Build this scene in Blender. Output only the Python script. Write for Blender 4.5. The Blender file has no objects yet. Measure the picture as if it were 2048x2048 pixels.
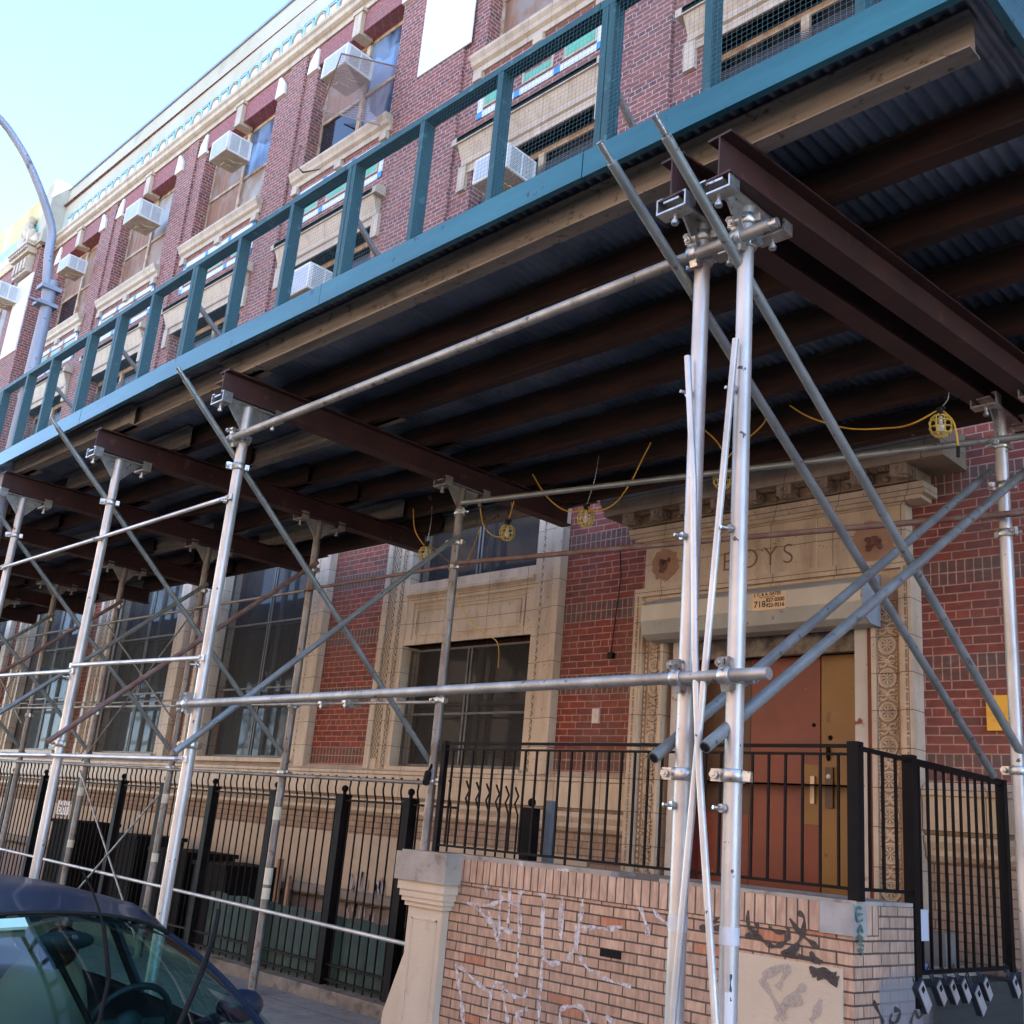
import bpy, math, random
import numpy as np
from mathutils import Vector, Matrix
random.seed(7)
SC = bpy.context.scene
COL = SC.collection
# ---------------------------------------------------------------- camera, sky, sun, exposure
PX = 2118.09          # focal length in pixels of the 2048 px photograph
M = np.array([[0.70795, -0.14687, -0.69082], [0.70106, 0.26429, 0.66230], [0.08530, -0.95318, 0.29008]])
_q, _r = np.linalg.qr(M); M = _q * np.sign(np.diag(_r))
cam_d = bpy.data.cameras.new('camera'); cam = bpy.data.objects.new('camera', cam_d); COL.objects.link(cam)
mw = Matrix(((M[0,0], -M[0,1], -M[0,2], 0), (M[1,0], -M[1,1], -M[1,2], 0), (M[2,0], -M[2,1], -M[2,2], 0), (0,0,0,1)))
cam.matrix_world = mw
cam_d.sensor_width = 36; cam_d.lens = 36 * PX / 2048; cam_d.clip_start = 0.05; cam_d.clip_end = 400
SC.camera = cam
SUN_EL, SUN_AZ = math.radians(40), math.radians(48)      # azimuth measured from +Y towards +X; the sun stands behind the school
w = bpy.data.worlds.new("World"); SC.world = w; w.use_nodes = True
nt = w.node_tree; bg = nt.nodes['Background']
sky = nt.nodes.new('ShaderNodeTexSky'); sky.sky_type = 'NISHITA'; sky.sun_disc = False
sky.sun_elevation = SUN_EL; sky.sun_rotation = SUN_AZ; sky.altitude = 3000; sky.air_density = 0.85; sky.dust_density = 0.0; sky.ozone_density = 0.3
nt.links.new(sky.outputs[0], bg.inputs[0]); bg.inputs[1].default_value = 0.15
sd = bpy.data.lights.new('sun', 'SUN'); sd.energy = 5; sd.angle = math.radians(0.5); sd.color = (1, .94, .84)
so = bpy.data.objects.new('sun', sd); COL.objects.link(so)
d = Vector((math.sin(SUN_AZ)*math.cos(SUN_EL), math.cos(SUN_AZ)*math.cos(SUN_EL), math.sin(SUN_EL)))
so.rotation_euler = d.to_track_quat('Z', 'Y').to_euler(); so.location = (0, 0, 30)
SC.view_settings.view_transform = 'Standard'; SC.view_settings.look = 'None'; SC.view_settings.gamma = 1
SC.view_settings.exposure = 2.95
SC.render.engine = 'CYCLES'

def ray(u, v): return M @ np.array([u-1024., v-1024., PX])
def PY(u, v, y): r = ray(u, v); return tuple(r*(y/r[1]))
def PXX(u, v, x): r = ray(u, v); return tuple(r*(x/r[0]))
def PZ(u, v, z): r = ray(u, v); return tuple(r*(z/r[2]))
K = 2048/1932.

# ---------------------------------------------------------------- mesh helpers
class MB:
    def __init__(s): s.v = []; s.f = []; s.sm = []; s.mi = []; s.m = 0
    def add(s, vs, fs, smooth=False):
        n = len(s.v); s.v += [tuple(map(float, p)) for p in vs]
        for f in fs: s.f.append([n+i for i in f]); s.sm.append(smooth); s.mi.append(s.m)
        return s
    def box(s, x0, x1, y0, y1, z0, z1):
        vs = [(x,y,z) for x in (x0,x1) for y in (y0,y1) for z in (z0,z1)]
        return s.add(vs, [(0,1,3,2),(4,6,7,5),(0,4,5,1),(2,3,7,6),(0,2,6,4),(1,5,7,3)])
    def quad(s, a, b, c, d): return s.add([a,b,c,d], [(0,1,2,3)])
    def obox(s, a, b, w, h, up=(0,0,1), off=0):
        a = Vector(a); b = Vector(b); t = (b-a).normalized(); u = Vector(up); sd_ = t.cross(u)
        if sd_.length < 1e-4: sd_ = t.cross(Vector((1,0,0)))
        sd_.normalize(); u = sd_.cross(t)
        vs = [p + sd_*(i*w/2) + u*(j*h/2) for p in (a,b) for i in (-1,1) for j in (-1,1)]
        return s.add(vs, [(0,1,3,2),(4,6,7,5),(0,4,5,1),(2,3,7,6),(0,2,6,4),(1,5,7,3)])
    def tube(s, pts, r, n=14, cap=True, radii=None):
        pts = [Vector(p) for p in pts]; rings = []
        prev = None
        for i, p in enumerate(pts):
            t = (pts[min(i+1, len(pts)-1)] - pts[max(i-1, 0)]).normalized()
            if prev is None:
                a = t.cross(Vector((0,0,1)));
                if a.length < 1e-3: a = t.cross(Vector((1,0,0)))
            else: a = prev - t*prev.dot(t)
            a.normalize(); prev = a; b = t.cross(a)
            rr = radii[i] if radii else r
            rings.append([p + (a*math.cos(2*math.pi*k/n) + b*math.sin(2*math.pi*k/n))*rr for k in range(n)])
        vs = [q for R in rings for q in R]; fs = []
        for i in range(len(pts)-1):
            for k in range(n): fs.append((i*n+k, i*n+(k+1)%n, (i+1)*n+(k+1)%n, (i+1)*n+k))
        s.add(vs, fs, True)
        if cap:
            s.add(rings[0], [tuple(range(n))[::-1]]); s.add(rings[-1], [tuple(range(n))])
        return s
    def prism(s, poly, y0, y1):      # polygon in x,z
        n = len(poly); vs = [(x,y0,z) for x,z in poly] + [(x,y1,z) for x,z in poly]
        return s.add(vs, [tuple(range(n)), tuple(range(2*n-1, n-1, -1))] + [(i, n+i, n+(i+1)%n, (i+1)%n) for i in range(n)])
    def sweepx(s, prof, x0, x1):     # profile polygon in y,z swept along x
        n = len(prof); vs = [(x0,y,z) for y,z in prof] + [(x1,y,z) for y,z in prof]
        return s.add(vs, [tuple(range(n))[::-1], tuple(range(n, 2*n))] + [(i, (i+1)%n, n+(i+1)%n, n+i) for i in range(n)])
    def torus(s, c, R, r, axis='y', n=18, m=6, a0=0, a1=2*math.pi, sx=1, sz=1):
        vs = []; full = abs(a1-a0-2*math.pi) < 1e-4; N = n if full else n+1
        for i in range(N):
            t = a0 + (a1-a0)*i/n
            for k in range(m):
                q = 2*math.pi*k/m; rr = R + r*math.cos(q); h = r*math.sin(q)
                if axis == 'y': vs.append((c[0]+sx*rr*math.cos(t), c[1]+h, c[2]+sz*rr*math.sin(t)))
                elif axis == 'z': vs.append((c[0]+rr*math.cos(t), c[1]+rr*math.sin(t), c[2]+h))
                else: vs.append((c[0]+h, c[1]+rr*math.cos(t), c[2]+rr*math.sin(t)))
        fs = [(i*m+k, i*m+(k+1)%m, ((i+1)%N)*m+(k+1)%m, ((i+1)%N)*m+k) for i in range(n) for k in range(m)]
        return s.add(vs, fs, True)
    def ball(s, c, rx, ry, rz, n=10, m=7):
        vs = []
        for j in range(m+1):
            p = math.pi*j/m
            for i in range(n):
                t = 2*math.pi*i/n; vs.append((c[0]+rx*math.sin(p)*math.cos(t), c[1]+ry*math.sin(p)*math.sin(t), c[2]+rz*math.cos(p)))
        fs = [(j*n+i, j*n+(i+1)%n, (j+1)*n+(i+1)%n, (j+1)*n+i) for j in range(m) for i in range(n)]
        return s.add(vs, fs, True)
    def build(s, name, mat, parent=None, **tags):
        me = bpy.data.meshes.new(name); me.from_pydata(s.v, [], s.f)
        mats = mat if isinstance(mat, (list, tuple)) else [mat]
        for m_ in mats: me.materials.append(m_)
        me.polygons.foreach_set('use_smooth', s.sm)
        if len(mats) > 1: me.polygons.foreach_set('material_index', s.mi)
        me.update()
        o = bpy.data.objects.new(name, me); COL.objects.link(o)
        if parent: attach(o, parent)
        for k, v in tags.items(): o[k] = v
        return o
def wloc(p):
    v = Vector(p.location)
    while p.parent: p = p.parent; v = v + Vector(p.location) if p.type == 'EMPTY' else v
    return v
def attach(o, parent):
    o.parent = parent
    root = parent
    if parent.type == 'EMPTY': o.matrix_parent_inverse = Matrix.Translation(-Vector(parent.location))
def thing(name, label, cat, loc, group=None):
    o = bpy.data.objects.new(name, None); COL.objects.link(o); o.location = loc; o.empty_display_size = .1
    o['label'] = label; o['category'] = cat
    if group: o['group'] = group
    return o
def tag(o, label, cat, group=None):
    o['label'] = label; o['category'] = cat
    if group: o['group'] = group
    return o
def struct(name, mb, mat):
    o = mb.build(name, mat); o['kind'] = 'structure'; return o
def copy_tree(src, dloc, label=None, parent=None):
    c = src.copy(); COL.objects.link(c)
    if parent is None: c.location = Vector(src.location) + Vector(dloc)
    else:
        inv = src.matrix_parent_inverse.copy(); c.parent = parent; c.matrix_parent_inverse = inv
    if label: c['label'] = label
    for ch in list(src.children): copy_tree(ch, dloc, None, c)
    return c

# ---------------------------------------------------------------- materials
def nodes(name):
    m = bpy.data.materials.new(name); m.use_nodes = True; nt = m.node_tree
    return m, nt, nt.nodes['Principled BSDF']
def N(nt, t, **kw):
    n = nt.nodes.new(t)
    for k, v in kw.items():
        if k.startswith('i_'):
            key = k[2:]; key = int(key) if key.isdigit() else key.replace('_', ' ')
            n.inputs[key].default_value = v
        else: setattr(n, k, v)
    return n
def math_(nt, op, a, b=None, c=None):
    n = nt.nodes.new('ShaderNodeMath'); n.operation = op
    for i, x in enumerate((a, b, c)):
        if x is None: continue
        if isinstance(x, (int, float)): n.inputs[i].default_value = x
        else: nt.links.new(x, n.inputs[i])
    return n.outputs[0]
def mixc(nt, f, a, b, mode='MIX'):
    n = nt.nodes.new('ShaderNodeMix'); n.data_type = 'RGBA'; n.blend_type = mode; n.clamp_factor = True
    def put(i, x):
        if isinstance(x, (int, float)): n.inputs[i].default_value = x
        elif isinstance(x, tuple): n.inputs[i].default_value = (*x, 1) if len(x) == 3 else x
        else: nt.links.new(x, n.inputs[i])
    put(0, f); put(6, a); put(7, b); return n.outputs[2]
def noise(nt, vec, scale, detail=4, rough=.55, dist=0):
    n = N(nt, 'ShaderNodeTexNoise'); n.inputs['Scale'].default_value = scale; n.inputs['Detail'].default_value = detail
    n.inputs['Roughness'].default_value = rough; n.inputs['Distortion'].default_value = dist
    if vec is not None: nt.links.new(vec, n.inputs['Vector'])
    return n.outputs[0]
def ramp(nt, fac, p0, p1, c0=(0,0,0), c1=(1,1,1)):
    n = N(nt, 'ShaderNodeValToRGB'); n.color_ramp.elements[0].position = p0; n.color_ramp.elements[1].position = p1
    n.color_ramp.elements[0].color = (*c0, 1); n.color_ramp.elements[1].color = (*c1, 1)
    nt.links.new(fac, n.inputs[0]); return n.outputs[0]
def bump(nt, b, h, strength=.3, dist=.01):
    n = N(nt, 'ShaderNodeBump'); n.inputs['Strength'].default_value = strength; n.inputs['Distance'].default_value = dist
    nt.links.new(h, n.inputs['Height']); nt.links.new(n.outputs[0], b.inputs['Normal'])
def pos(nt): return N(nt, 'ShaderNodeNewGeometry').outputs['Position']
def sep(nt, v):
    n = N(nt, 'ShaderNodeSeparateXYZ'); nt.links.new(v, n.inputs[0]); return n.outputs
def comb(nt, x=0, y=0, z=0):
    n = N(nt, 'ShaderNodeCombineXYZ')
    for i, q in enumerate((x, y, z)):
        if isinstance(q, (int, float)): n.inputs[i].default_value = q
        else: nt.links.new(q, n.inputs[i])
    return n.outputs[0]
def scalev(nt, v, s3):
    n = N(nt, 'ShaderNodeVectorMath', operation='MULTIPLY'); nt.links.new(v, n.inputs[0]); n.inputs[1].default_value = s3; return n.outputs[0]

def mat_var(name, c1, c2, scale=3, rough=.7, metal=0, stretch=(1,1,1), spots=None, spotscale=30, spotthr=(.62,.68), bmp=0, bscale=60, detail=5, r2=None, spec=None, lo=.35, hi=.65):
    m, nt, b = nodes(name); p = scalev(nt, pos(nt), stretch)
    c = mixc(nt, ramp(nt, noise(nt, p, scale, detail), lo, hi), c1, c2)
    if spots:
        c = mixc(nt, ramp(nt, noise(nt, pos(nt), spotscale, 3), *spotthr), c, spots)
    nt.links.new(c, b.inputs['Base Color']); b.inputs['Metallic'].default_value = metal
    if r2 is not None:
        rr = math_(nt, 'MULTIPLY_ADD', noise(nt, pos(nt), scale*4, 3), r2-rough, rough); nt.links.new(rr, b.inputs['Roughness'])
    else: b.inputs['Roughness'].default_value = rough
    if spec is not None: b.inputs['Specular IOR Level'].default_value = spec
    if bmp: bump(nt, b, noise(nt, p, bscale, 4), bmp, .01)
    return m

def brick_node(nt, vec, w_, h_, c1, c2, mortar, ms=.012, off=.5, smooth=.15, bias=0.0):
    n = N(nt, 'ShaderNodeTexBrick'); nt.links.new(vec, n.inputs['Vector'])
    n.offset = off; n.inputs['Scale'].default_value = 1; n.inputs['Brick Width'].default_value = w_; n.inputs['Row Height'].default_value = h_
    n.inputs['Mortar Size'].default_value = ms; n.inputs['Mortar Smooth'].default_value = smooth; n.inputs['Bias'].default_value = bias
    for k, c in (('Color1', c1), ('Color2', c2), ('Mortar', mortar)): n.inputs[k].default_value = (*c, 1)
    return n
def mat_brick(name, red1, red2, dark1, dark2, mortar, bands=True, z0=.675, grime=.5, haze=None):
    m, nt, b = nodes(name); p = pos(nt); s = sep(nt, p)
    u = math_(nt, 'ADD', s[0], s[1])
    wob = math_(nt, 'MULTIPLY_ADD', noise(nt, p, 2.3, 2), .010, -.005)
    z = math_(nt, 'ADD', s[2], wob); u = math_(nt, 'ADD', u, math_(nt, 'MULTIPLY_ADD', noise(nt, p, 3.1, 2), .012, -.006))
    h = .0705; r = .104; Pd = 8*h + 2*r
    zz = math_(nt, 'SUBTRACT', z, z0)
    if bands:
        q = math_(nt, 'FLOOR', math_(nt, 'DIVIDE', zz, Pd)); loc = math_(nt, 'SUBTRACT', zz, math_(nt, 'MULTIPLY', q, Pd))
        inr = math_(nt, 'LESS_THAN', loc, 2*r)
        rl = brick_node(nt, comb(nt, u, math_(nt, 'ADD', loc, 50*r)), .0705, r, dark1, dark2, mortar, .0055, 0.0, bias=-.1)
        sl = math_(nt, 'SUBTRACT', loc, 2*r)
        st = brick_node(nt, comb(nt, math_(nt, 'ADD', u, math_(nt, 'MULTIPLY', q, .037)), math_(nt, 'ADD', sl, 50*h)), .218, h, red1, red2, mortar, .0055, .5)
        hd = brick_node(nt, comb(nt, u, math_(nt, 'ADD', sl, 50*h)), .109, h, red1, dark2, mortar, .0055, .5, bias=-.35)
        ish = math_(nt, 'COMPARE', sl, 4.5*h, .5*h)
        col = mixc(nt, inr, mixc(nt, ish, st.outputs[0], hd.outputs[0]), rl.outputs[0])
        fac = mixc(nt, inr, mixc(nt, ish, st.outputs[1], hd.outputs[1]), rl.outputs[1])
    else:
        st = brick_node(nt, comb(nt, u, zz), .218, h, red1, red2, mortar, .0065, .5)
        q6 = math_(nt, 'FRACT', math_(nt, 'DIVIDE', zz, 6*h)); ish = math_(nt, 'LESS_THAN', q6, 1/6.)
        hd = brick_node(nt, comb(nt, u, zz), .109, h, red2, dark1, mortar, .0065, .5)
        col = mixc(nt, ish, st.outputs[0], hd.outputs[0]); fac = mixc(nt, ish, st.outputs[1], hd.outputs[1])
    nz = ramp(nt, noise(nt, scalev(nt, p, (1,1,2.2)), 11, 4), .3, .7, (.68,.66,.66), (1.12,1.1,1.1))
    col = mixc(nt, 1.0, col, nz, 'MULTIPLY')
    g = ramp(nt, noise(nt, scalev(nt, p, (1,1,.45)), .9, 5, .6), .42, .72)
    col = mixc(nt, math_(nt, 'MULTIPLY', sep(nt, g)[0], grime), col, (.16,.12,.10))
    # whitish efflorescence patches
    e = ramp(nt, noise(nt, p, 1.7, 6, .7), .6, .8)
    col = mixc(nt, math_(nt, 'MULTIPLY', sep(nt, e)[0], .16), col, (.55,.5,.48))
    nt.links.new(col, b.inputs['Base Color']); b.inputs['Roughness'].default_value = .82
    hgt = math_(nt, 'MULTIPLY_ADD', noise(nt, p, 70, 3), .25, math_(nt, 'SUBTRACT', 1, sep(nt, fac)[0]))
    bump(nt, b, hgt, .55, .006)
    return m

RED = mat_brick('red_brick', (.31,.058,.030), (.165,.038,.026), (.13,.078,.062), (.20,.060,.040), (.50,.30,.23))
REDU = mat_brick('skylit_red_brick', (.265,.092,.070), (.18,.062,.052), (.10,.05,.05), (.16,.07,.068), (.50,.36,.34), bands=False, grime=.25)  # paler copy of the lower brick, with sky light put into the colour
def mat_tan(name, c1, c2, c3, mortar, grime=.4, h=.0665, wd=.215, z0=0, blue=False):
    m, nt, b = nodes(name); p = pos(nt); s = sep(nt, p); u = math_(nt, 'ADD', s[0], s[1])
    z = math_(nt, 'ADD', s[2], math_(nt, 'MULTIPLY_ADD', noise(nt, p, 2.0, 2), .012, z0))
    u = math_(nt, 'ADD', u, math_(nt, 'MULTIPLY_ADD', noise(nt, p, 2.7, 2), .016, 0))
    st = brick_node(nt, comb(nt, u, z), wd, h, c1, c2, mortar, .006, .5)
    st2 = brick_node(nt, comb(nt, u, z), wd, h, (0,0,0), (1,1,1), (0,0,0), .006, .5, bias=-.62)
    isb = math_(nt, 'GREATER_THAN', sep(nt, st2.outputs[0])[0], .33)
    col = mixc(nt, isb, st.outputs[0], c3)
    str_ = ramp(nt, noise(nt, scalev(nt, p, (26,26,5)), 1.6, 5, .65), .3, .72, (.66,.60,.56), (1.14,1.12,1.1))
    col = mixc(nt, 1.0, col, str_, 'MULTIPLY')
    g = sep(nt, ramp(nt, noise(nt, scalev(nt, p, (1,1,.7)), 1.6, 5, .6), .45, .75))[0]
    col = mixc(nt, math_(nt, 'MULTIPLY', g, grime), col, (.20,.165,.14))
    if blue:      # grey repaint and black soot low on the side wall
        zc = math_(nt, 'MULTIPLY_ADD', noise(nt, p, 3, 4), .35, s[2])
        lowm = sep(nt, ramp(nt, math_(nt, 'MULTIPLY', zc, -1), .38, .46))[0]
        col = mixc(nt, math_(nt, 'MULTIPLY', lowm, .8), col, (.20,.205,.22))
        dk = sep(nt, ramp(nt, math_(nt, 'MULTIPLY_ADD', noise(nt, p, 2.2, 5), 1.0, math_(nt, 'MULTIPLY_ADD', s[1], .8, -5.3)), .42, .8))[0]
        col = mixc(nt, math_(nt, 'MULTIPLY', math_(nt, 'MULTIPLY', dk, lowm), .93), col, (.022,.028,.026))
    nt.links.new(col, b.inputs['Base Color']); b.inputs['Roughness'].default_value = .85
    hgt = math_(nt, 'MULTIPLY_ADD', noise(nt, p, 60, 4), .3, math_(nt, 'SUBTRACT', 1, st.outputs[1]))
    bump(nt, b, hgt, .7, .008); return m
TAN = mat_tan('tan_brick', (.61,.415,.285), (.46,.30,.205), (.50,.22,.12), (.105,.075,.058))
TAN2 = mat_tan('tan_base_brick', (.47,.34,.24), (.40,.28,.20), (.36,.22,.14), (.20,.15,.11), grime=.5)
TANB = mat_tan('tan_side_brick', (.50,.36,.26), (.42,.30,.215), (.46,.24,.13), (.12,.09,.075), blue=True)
def mat_terra(name, c1, c2, joint, bw=.62, bh=.30, stain=.6, off=.0, jw=.0035):
    m, nt, b = nodes(name); p = pos(nt); s = sep(nt, p); u = math_(nt, 'ADD', s[0], s[1])
    br = brick_node(nt, comb(nt, u, s[2]), bw, bh, (1,1,1), (.9,.9,.88), (0,0,0), jw, off, smooth=.3)
    c = mixc(nt, ramp(nt, noise(nt, p, 2.5, 5), .35, .65), c1, c2)
    g = sep(nt, ramp(nt, noise(nt, scalev(nt, p, (5,5,.9)), 1.3, 6, .65), .48, .74))[0]
    c = mixc(nt, math_(nt, 'MULTIPLY', g, stain), c, (.25,.165,.10))
    c = mixc(nt, br.outputs[1], mixc(nt, .25, c, br.outputs[0], 'MULTIPLY'), joint)
    c = mixc(nt, ramp(nt, noise(nt, p, 40, 2), .68, .72), c, (.13,.09,.06))
    nt.links.new(c, b.inputs['Base Color']); b.inputs['Roughness'].default_value = .5
    bump(nt, b, math_(nt, 'MULTIPLY_ADD', noise(nt, p, 25, 4), .3, math_(nt, 'SUBTRACT', 1, br.outputs[1])), .35, .006); return m
CREAM = mat_terra('cream_terracotta', (.62,.50,.36), (.52,.40,.275), (.10,.065,.04))
CREAMD = mat_terra('dirty_shaded_terracotta', (.36,.27,.18), (.20,.145,.095), (.07,.05,.035), stain=.9)  # dirt, darkened further to put the cornice's shade into the colour
CREAMU = mat_terra('pale_terracotta', (.52,.43,.32), (.43,.35,.255), (.22,.15,.11), bw=.45, bh=.6, stain=.55)
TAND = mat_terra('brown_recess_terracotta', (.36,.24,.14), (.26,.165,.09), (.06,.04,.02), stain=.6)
STUC = mat_var('stained_parapet_stucco', (.44,.43,.37), (.38,.355,.28), .7, .9, stretch=(1,1,.4), spots=(.31,.29,.23), spotscale=1.3, spotthr=(.56,.75), bmp=.2)
STUCY = mat_var('yellowed_parapet_stucco', (.44,.34,.10), (.48,.44,.30), .8, .9, stretch=(1,1,.35), bmp=.2)
def mat_orn(name):      # window jamb ornament: running egg pattern incised in terracotta
    m, nt, b = nodes(name); p = pos(nt); s = sep(nt, p)
    a = math_(nt, 'SINE', math_(nt, 'MULTIPLY', s[2], 2*math.pi/.085)); t = noise(nt, p, 30, 3)
    g = math_(nt, 'ABSOLUTE', math_(nt, 'SINE', math_(nt, 'MULTIPLY_ADD', a, 1.3, math_(nt, 'MULTIPLY_ADD', t, 1.6, math_(nt, 'MULTIPLY', s[0], 60)))))
    f = ramp(nt, g, .25, .6); c = mixc(nt, f, (.14,.085,.04), (.53,.43,.30))
    nt.links.new(c, b.inputs['Base Color']); b.inputs['Roughness'].default_value = .55; bump(nt, b, g, .8, .02); return m
ORN = mat_orn('incised_terracotta_ornament')
GALV = mat_var('painted_aluminium_leg', (.62,.61,.58), (.40,.395,.37), 3.5, .36, .5, stretch=(1,1,.6), spots=(.10,.075,.06), spotscale=15, spotthr=(.69,.71), bmp=.06, r2=.5)
GALVO = mat_var('weathered_galvanised_pipe', (.42,.425,.40), (.27,.27,.245), 7, .42, .6, spots=(.14,.125,.10), spotscale=22, spotthr=(.62,.68), bmp=.15, r2=.6)
GALVR = mat_var('browned_galvanised_leg', (.27,.255,.235), (.17,.15,.13), 5, .5, .5, spots=(.13,.09,.06), spotscale=18, spotthr=(.60,.68), bmp=.15)
GALVB = mat_var('greenish_galvanised_brace', (.31,.345,.335), (.225,.25,.24), 6, .42, .5, spots=(.15,.14,.12), spotscale=20, spotthr=(.63,.68), bmp=.12)
RUSTP = mat_var('rusted_pipe', (.17,.085,.065), (.23,.17,.15), 9, .7, .2, bmp=.2)
ZINC = mat_var('bright_zinc_clamp', (.60,.62,.60), (.40,.40,.37), 14, .35, .8, spots=(.16,.12,.08), spotscale=40, spotthr=(.6,.68), bmp=.2)
BEAM = mat_var('oxide_red_steel', (.075,.031,.029), (.045,.021,.021), 3, .6, .1, spots=(.12,.06,.04), spotscale=9, spotthr=(.64,.72), bmp=.1)
RUST = mat_var('rusty_joist_steel', (.060,.023,.013), (.018,.010,.009), 4, .75, .1, stretch=(.5,2,2), spots=(.20,.16,.13), spotscale=7, spotthr=(.72,.76), bmp=.2)
CRJ = mat_var('flaking_cream_joist', (.31,.27,.22), (.15,.13,.11), 3, .85, 0, stretch=(.35,3,6), spots=(.09,.065,.05), spotscale=16, spotthr=(.60,.70), bmp=.3)
DECK = mat_var('dark_corrugated_steel', (.30,.33,.36), (.12,.14,.165), 1.6, .42, .55, spots=(.15,.155,.16), spotscale=5, spotthr=(.60,.72), bmp=.1, r2=.6)
TEAL = mat_var('teal_painted_timber', (.026,.175,.225), (.014,.11,.15), 1.6, .27, 0, stretch=(.5,1,2.5), spots=(.012,.05,.07), spotscale=11, spotthr=(.68,.71), bmp=.12, bscale=25)
TEALD = mat_var('dark_teal_painted_stud', (.016,.105,.125), (.012,.08,.10), 7, .5, 0, stretch=(1,1,.3), spots=(.05,.17,.19), spotscale=14, spotthr=(.62,.7), bmp=.5, bscale=20)
IRON = mat_var('black_painted_iron', (.005,.005,.0055), (.009,.008,.008), 9, .55, 0, bmp=.1, spec=.12)
IRONB = mat_var('blackish_brown_pickets', (.012,.0085,.0075), (.007,.006,.006), 9, .55, 0, spec=.12)
CONC = mat_var('old_concrete', (.40,.36,.30), (.29,.26,.22), 3, .9, spots=(.18,.15,.12), spotscale=6, spotthr=(.6,.72), bmp=.5, bscale=30)
PAINTC = mat_var('cream_painted_render', (.60,.49,.36), (.54,.435,.315), 3, .75, spots=(.40,.33,.25), spotscale=5, spotthr=(.62,.78), bmp=.25, bscale=40)
ASPH = mat_var('asphalt', (.055,.055,.056), (.04,.04,.042), 20, .9, bmp=.6, bscale=150)
PAVE = mat_terra('pavement_flags', (.27,.255,.24), (.215,.205,.19), (.10,.09,.08), bw=1.5, bh=1.5, stain=.1)
def mat_flat(name):
    m, nt, b = nodes(name); p = pos(nt)
    br = N(nt, 'ShaderNodeTexBrick'); nt.links.new(p, br.inputs['Vector']); br.offset = 0; br.inputs['Scale'].default_value = 1
    br.inputs['Brick Width'].default_value = 1.5; br.inputs['Row Height'].default_value = 1.5; br.inputs['Mortar Size'].default_value = .006
    for k_, c_ in (('Color1', (.26,.25,.235)), ('Color2', (.225,.215,.20)), ('Mortar', (.07,.065,.06))): br.inputs[k_].default_value = (*c_, 1)
    c = mixc(nt, 1.0, br.outputs[0], ramp(nt, noise(nt, p, 6, 6, .7), .3, .7, (.7,.7,.7), (1.1,1.1,1.1)), 'MULTIPLY')
    c = mixc(nt, ramp(nt, noise(nt, p, 17, 2), .68, .7), c, (.09,.085,.08))
    nt.links.new(c, b.inputs['Base Color']); b.inputs['Roughness'].default_value = .85; bump(nt, b, noise(nt, p, 60, 4), .4, .01); return m
PAVE = mat_flat('pavement_flags')
ACW = mat_var('white_ac_enamel', (.70,.71,.70), (.58,.58,.55), 2.5, .5, spots=(.40,.30,.20), spotscale=6, spotthr=(.68,.76))
ACD = mat_var('ac_grille_grey', (.30,.34,.38), (.22,.26,.30), 5, .6)
ACB = mat_var('ac_underside_beige', (.52,.47,.38), (.42,.36,.28), 8, .7)
WHITE = mat_var('white_cover_panel', (.72,.71,.67), (.64,.64,.61), 1.2, .75, stretch=(1,1,.3), bmp=.15, bscale=3)
BLACK = mat_var('matt_black', (.006,.006,.006), (.010,.010,.010), 5, .7, spec=.15)
RSCR = mat_var('rusted_window_screen', (.30,.155,.085), (.17,.095,.062), 3, .75, 0, stretch=(3,3,.35), spots=(.24,.20,.17), spotscale=2.5, spotthr=(.5,.68))
RSCR2 = mat_var('greyed_window_screen', (.24,.19,.15), (.30,.20,.14), 3, .7, 0, stretch=(3,3,.35), spots=(.30,.33,.34), spotscale=1.5, spotthr=(.48,.62))
WFR = mat_var('rusty_window_frame', (.30,.18,.11), (.50,.42,.30), 7, .7)
WFD = mat_var('dark_window_frame', (.018,.017,.017), (.03,.027,.025), 7, .6, spec=.2)
def mat_glass(name, c, rough=.06, tint=None):
    m, nt, b = nodes(name); p = pos(nt)
    cc = mixc(nt, ramp(nt, noise(nt, scalev(nt, p, (1.6,1.6,.5)), 1.5, 3), .42, .6), c, tint or tuple(x*2.6 for x in c))
    nt.links.new(cc, b.inputs['Base Color']); b.inputs['Roughness'].default_value = rough; b.inputs['Specular IOR Level'].default_value = .9
    bump(nt, b, noise(nt, p, 1.6, 2), .05, .05); return m
CURT = None
GLASS = mat_glass('dark_window_glass', (.006,.008,.011)); GLASSB = mat_glass('bluish_window_glass', (.03,.05,.09), .04, (.16,.24,.36))
CURT = mat_glass('curtained_window_glass', (.004,.004,.005), .12, (.020,.018,.018)); CURT.node_tree.nodes['Principled BSDF'].inputs['Specular IOR Level'].default_value = .28
def mat_mesh(name, col, sx, sz, wd, rough=.6, diamond=True, metal=.3):
    m, nt, b = nodes(name); p = pos(nt); s = sep(nt, p); u = math_(nt, 'ADD', s[0], s[1])
    U = math_(nt, 'DIVIDE', u, sx); V = math_(nt, 'DIVIDE', s[2], sz)
    if diamond: A = math_(nt, 'ADD', U, V); B = math_(nt, 'SUBTRACT', U, V)
    else: A, B = U, V
    fa = math_(nt, 'PINGPONG', A, .5); fb = math_(nt, 'PINGPONG', B, .5)
    mask = math_(nt, 'LESS_THAN', math_(nt, 'MINIMUM', fa, fb), wd)
    b.inputs['Base Color'].default_value = (*col, 1); b.inputs['Roughness'].default_value = rough; b.inputs['Metallic'].default_value = metal
    nt.links.new(mask, b.inputs['Alpha']); return m
GRILLE = mat_mesh('expanded_metal_guard', (.055,.05,.048), .036, .030, .10)
GRILLR = mat_mesh('rusty_expanded_guard', (.20,.10,.07), .030, .026, .12)
HWC = mat_mesh('teal_hardware_cloth', (.07,.15,.165), .028, .028, .030, diamond=False)
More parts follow.
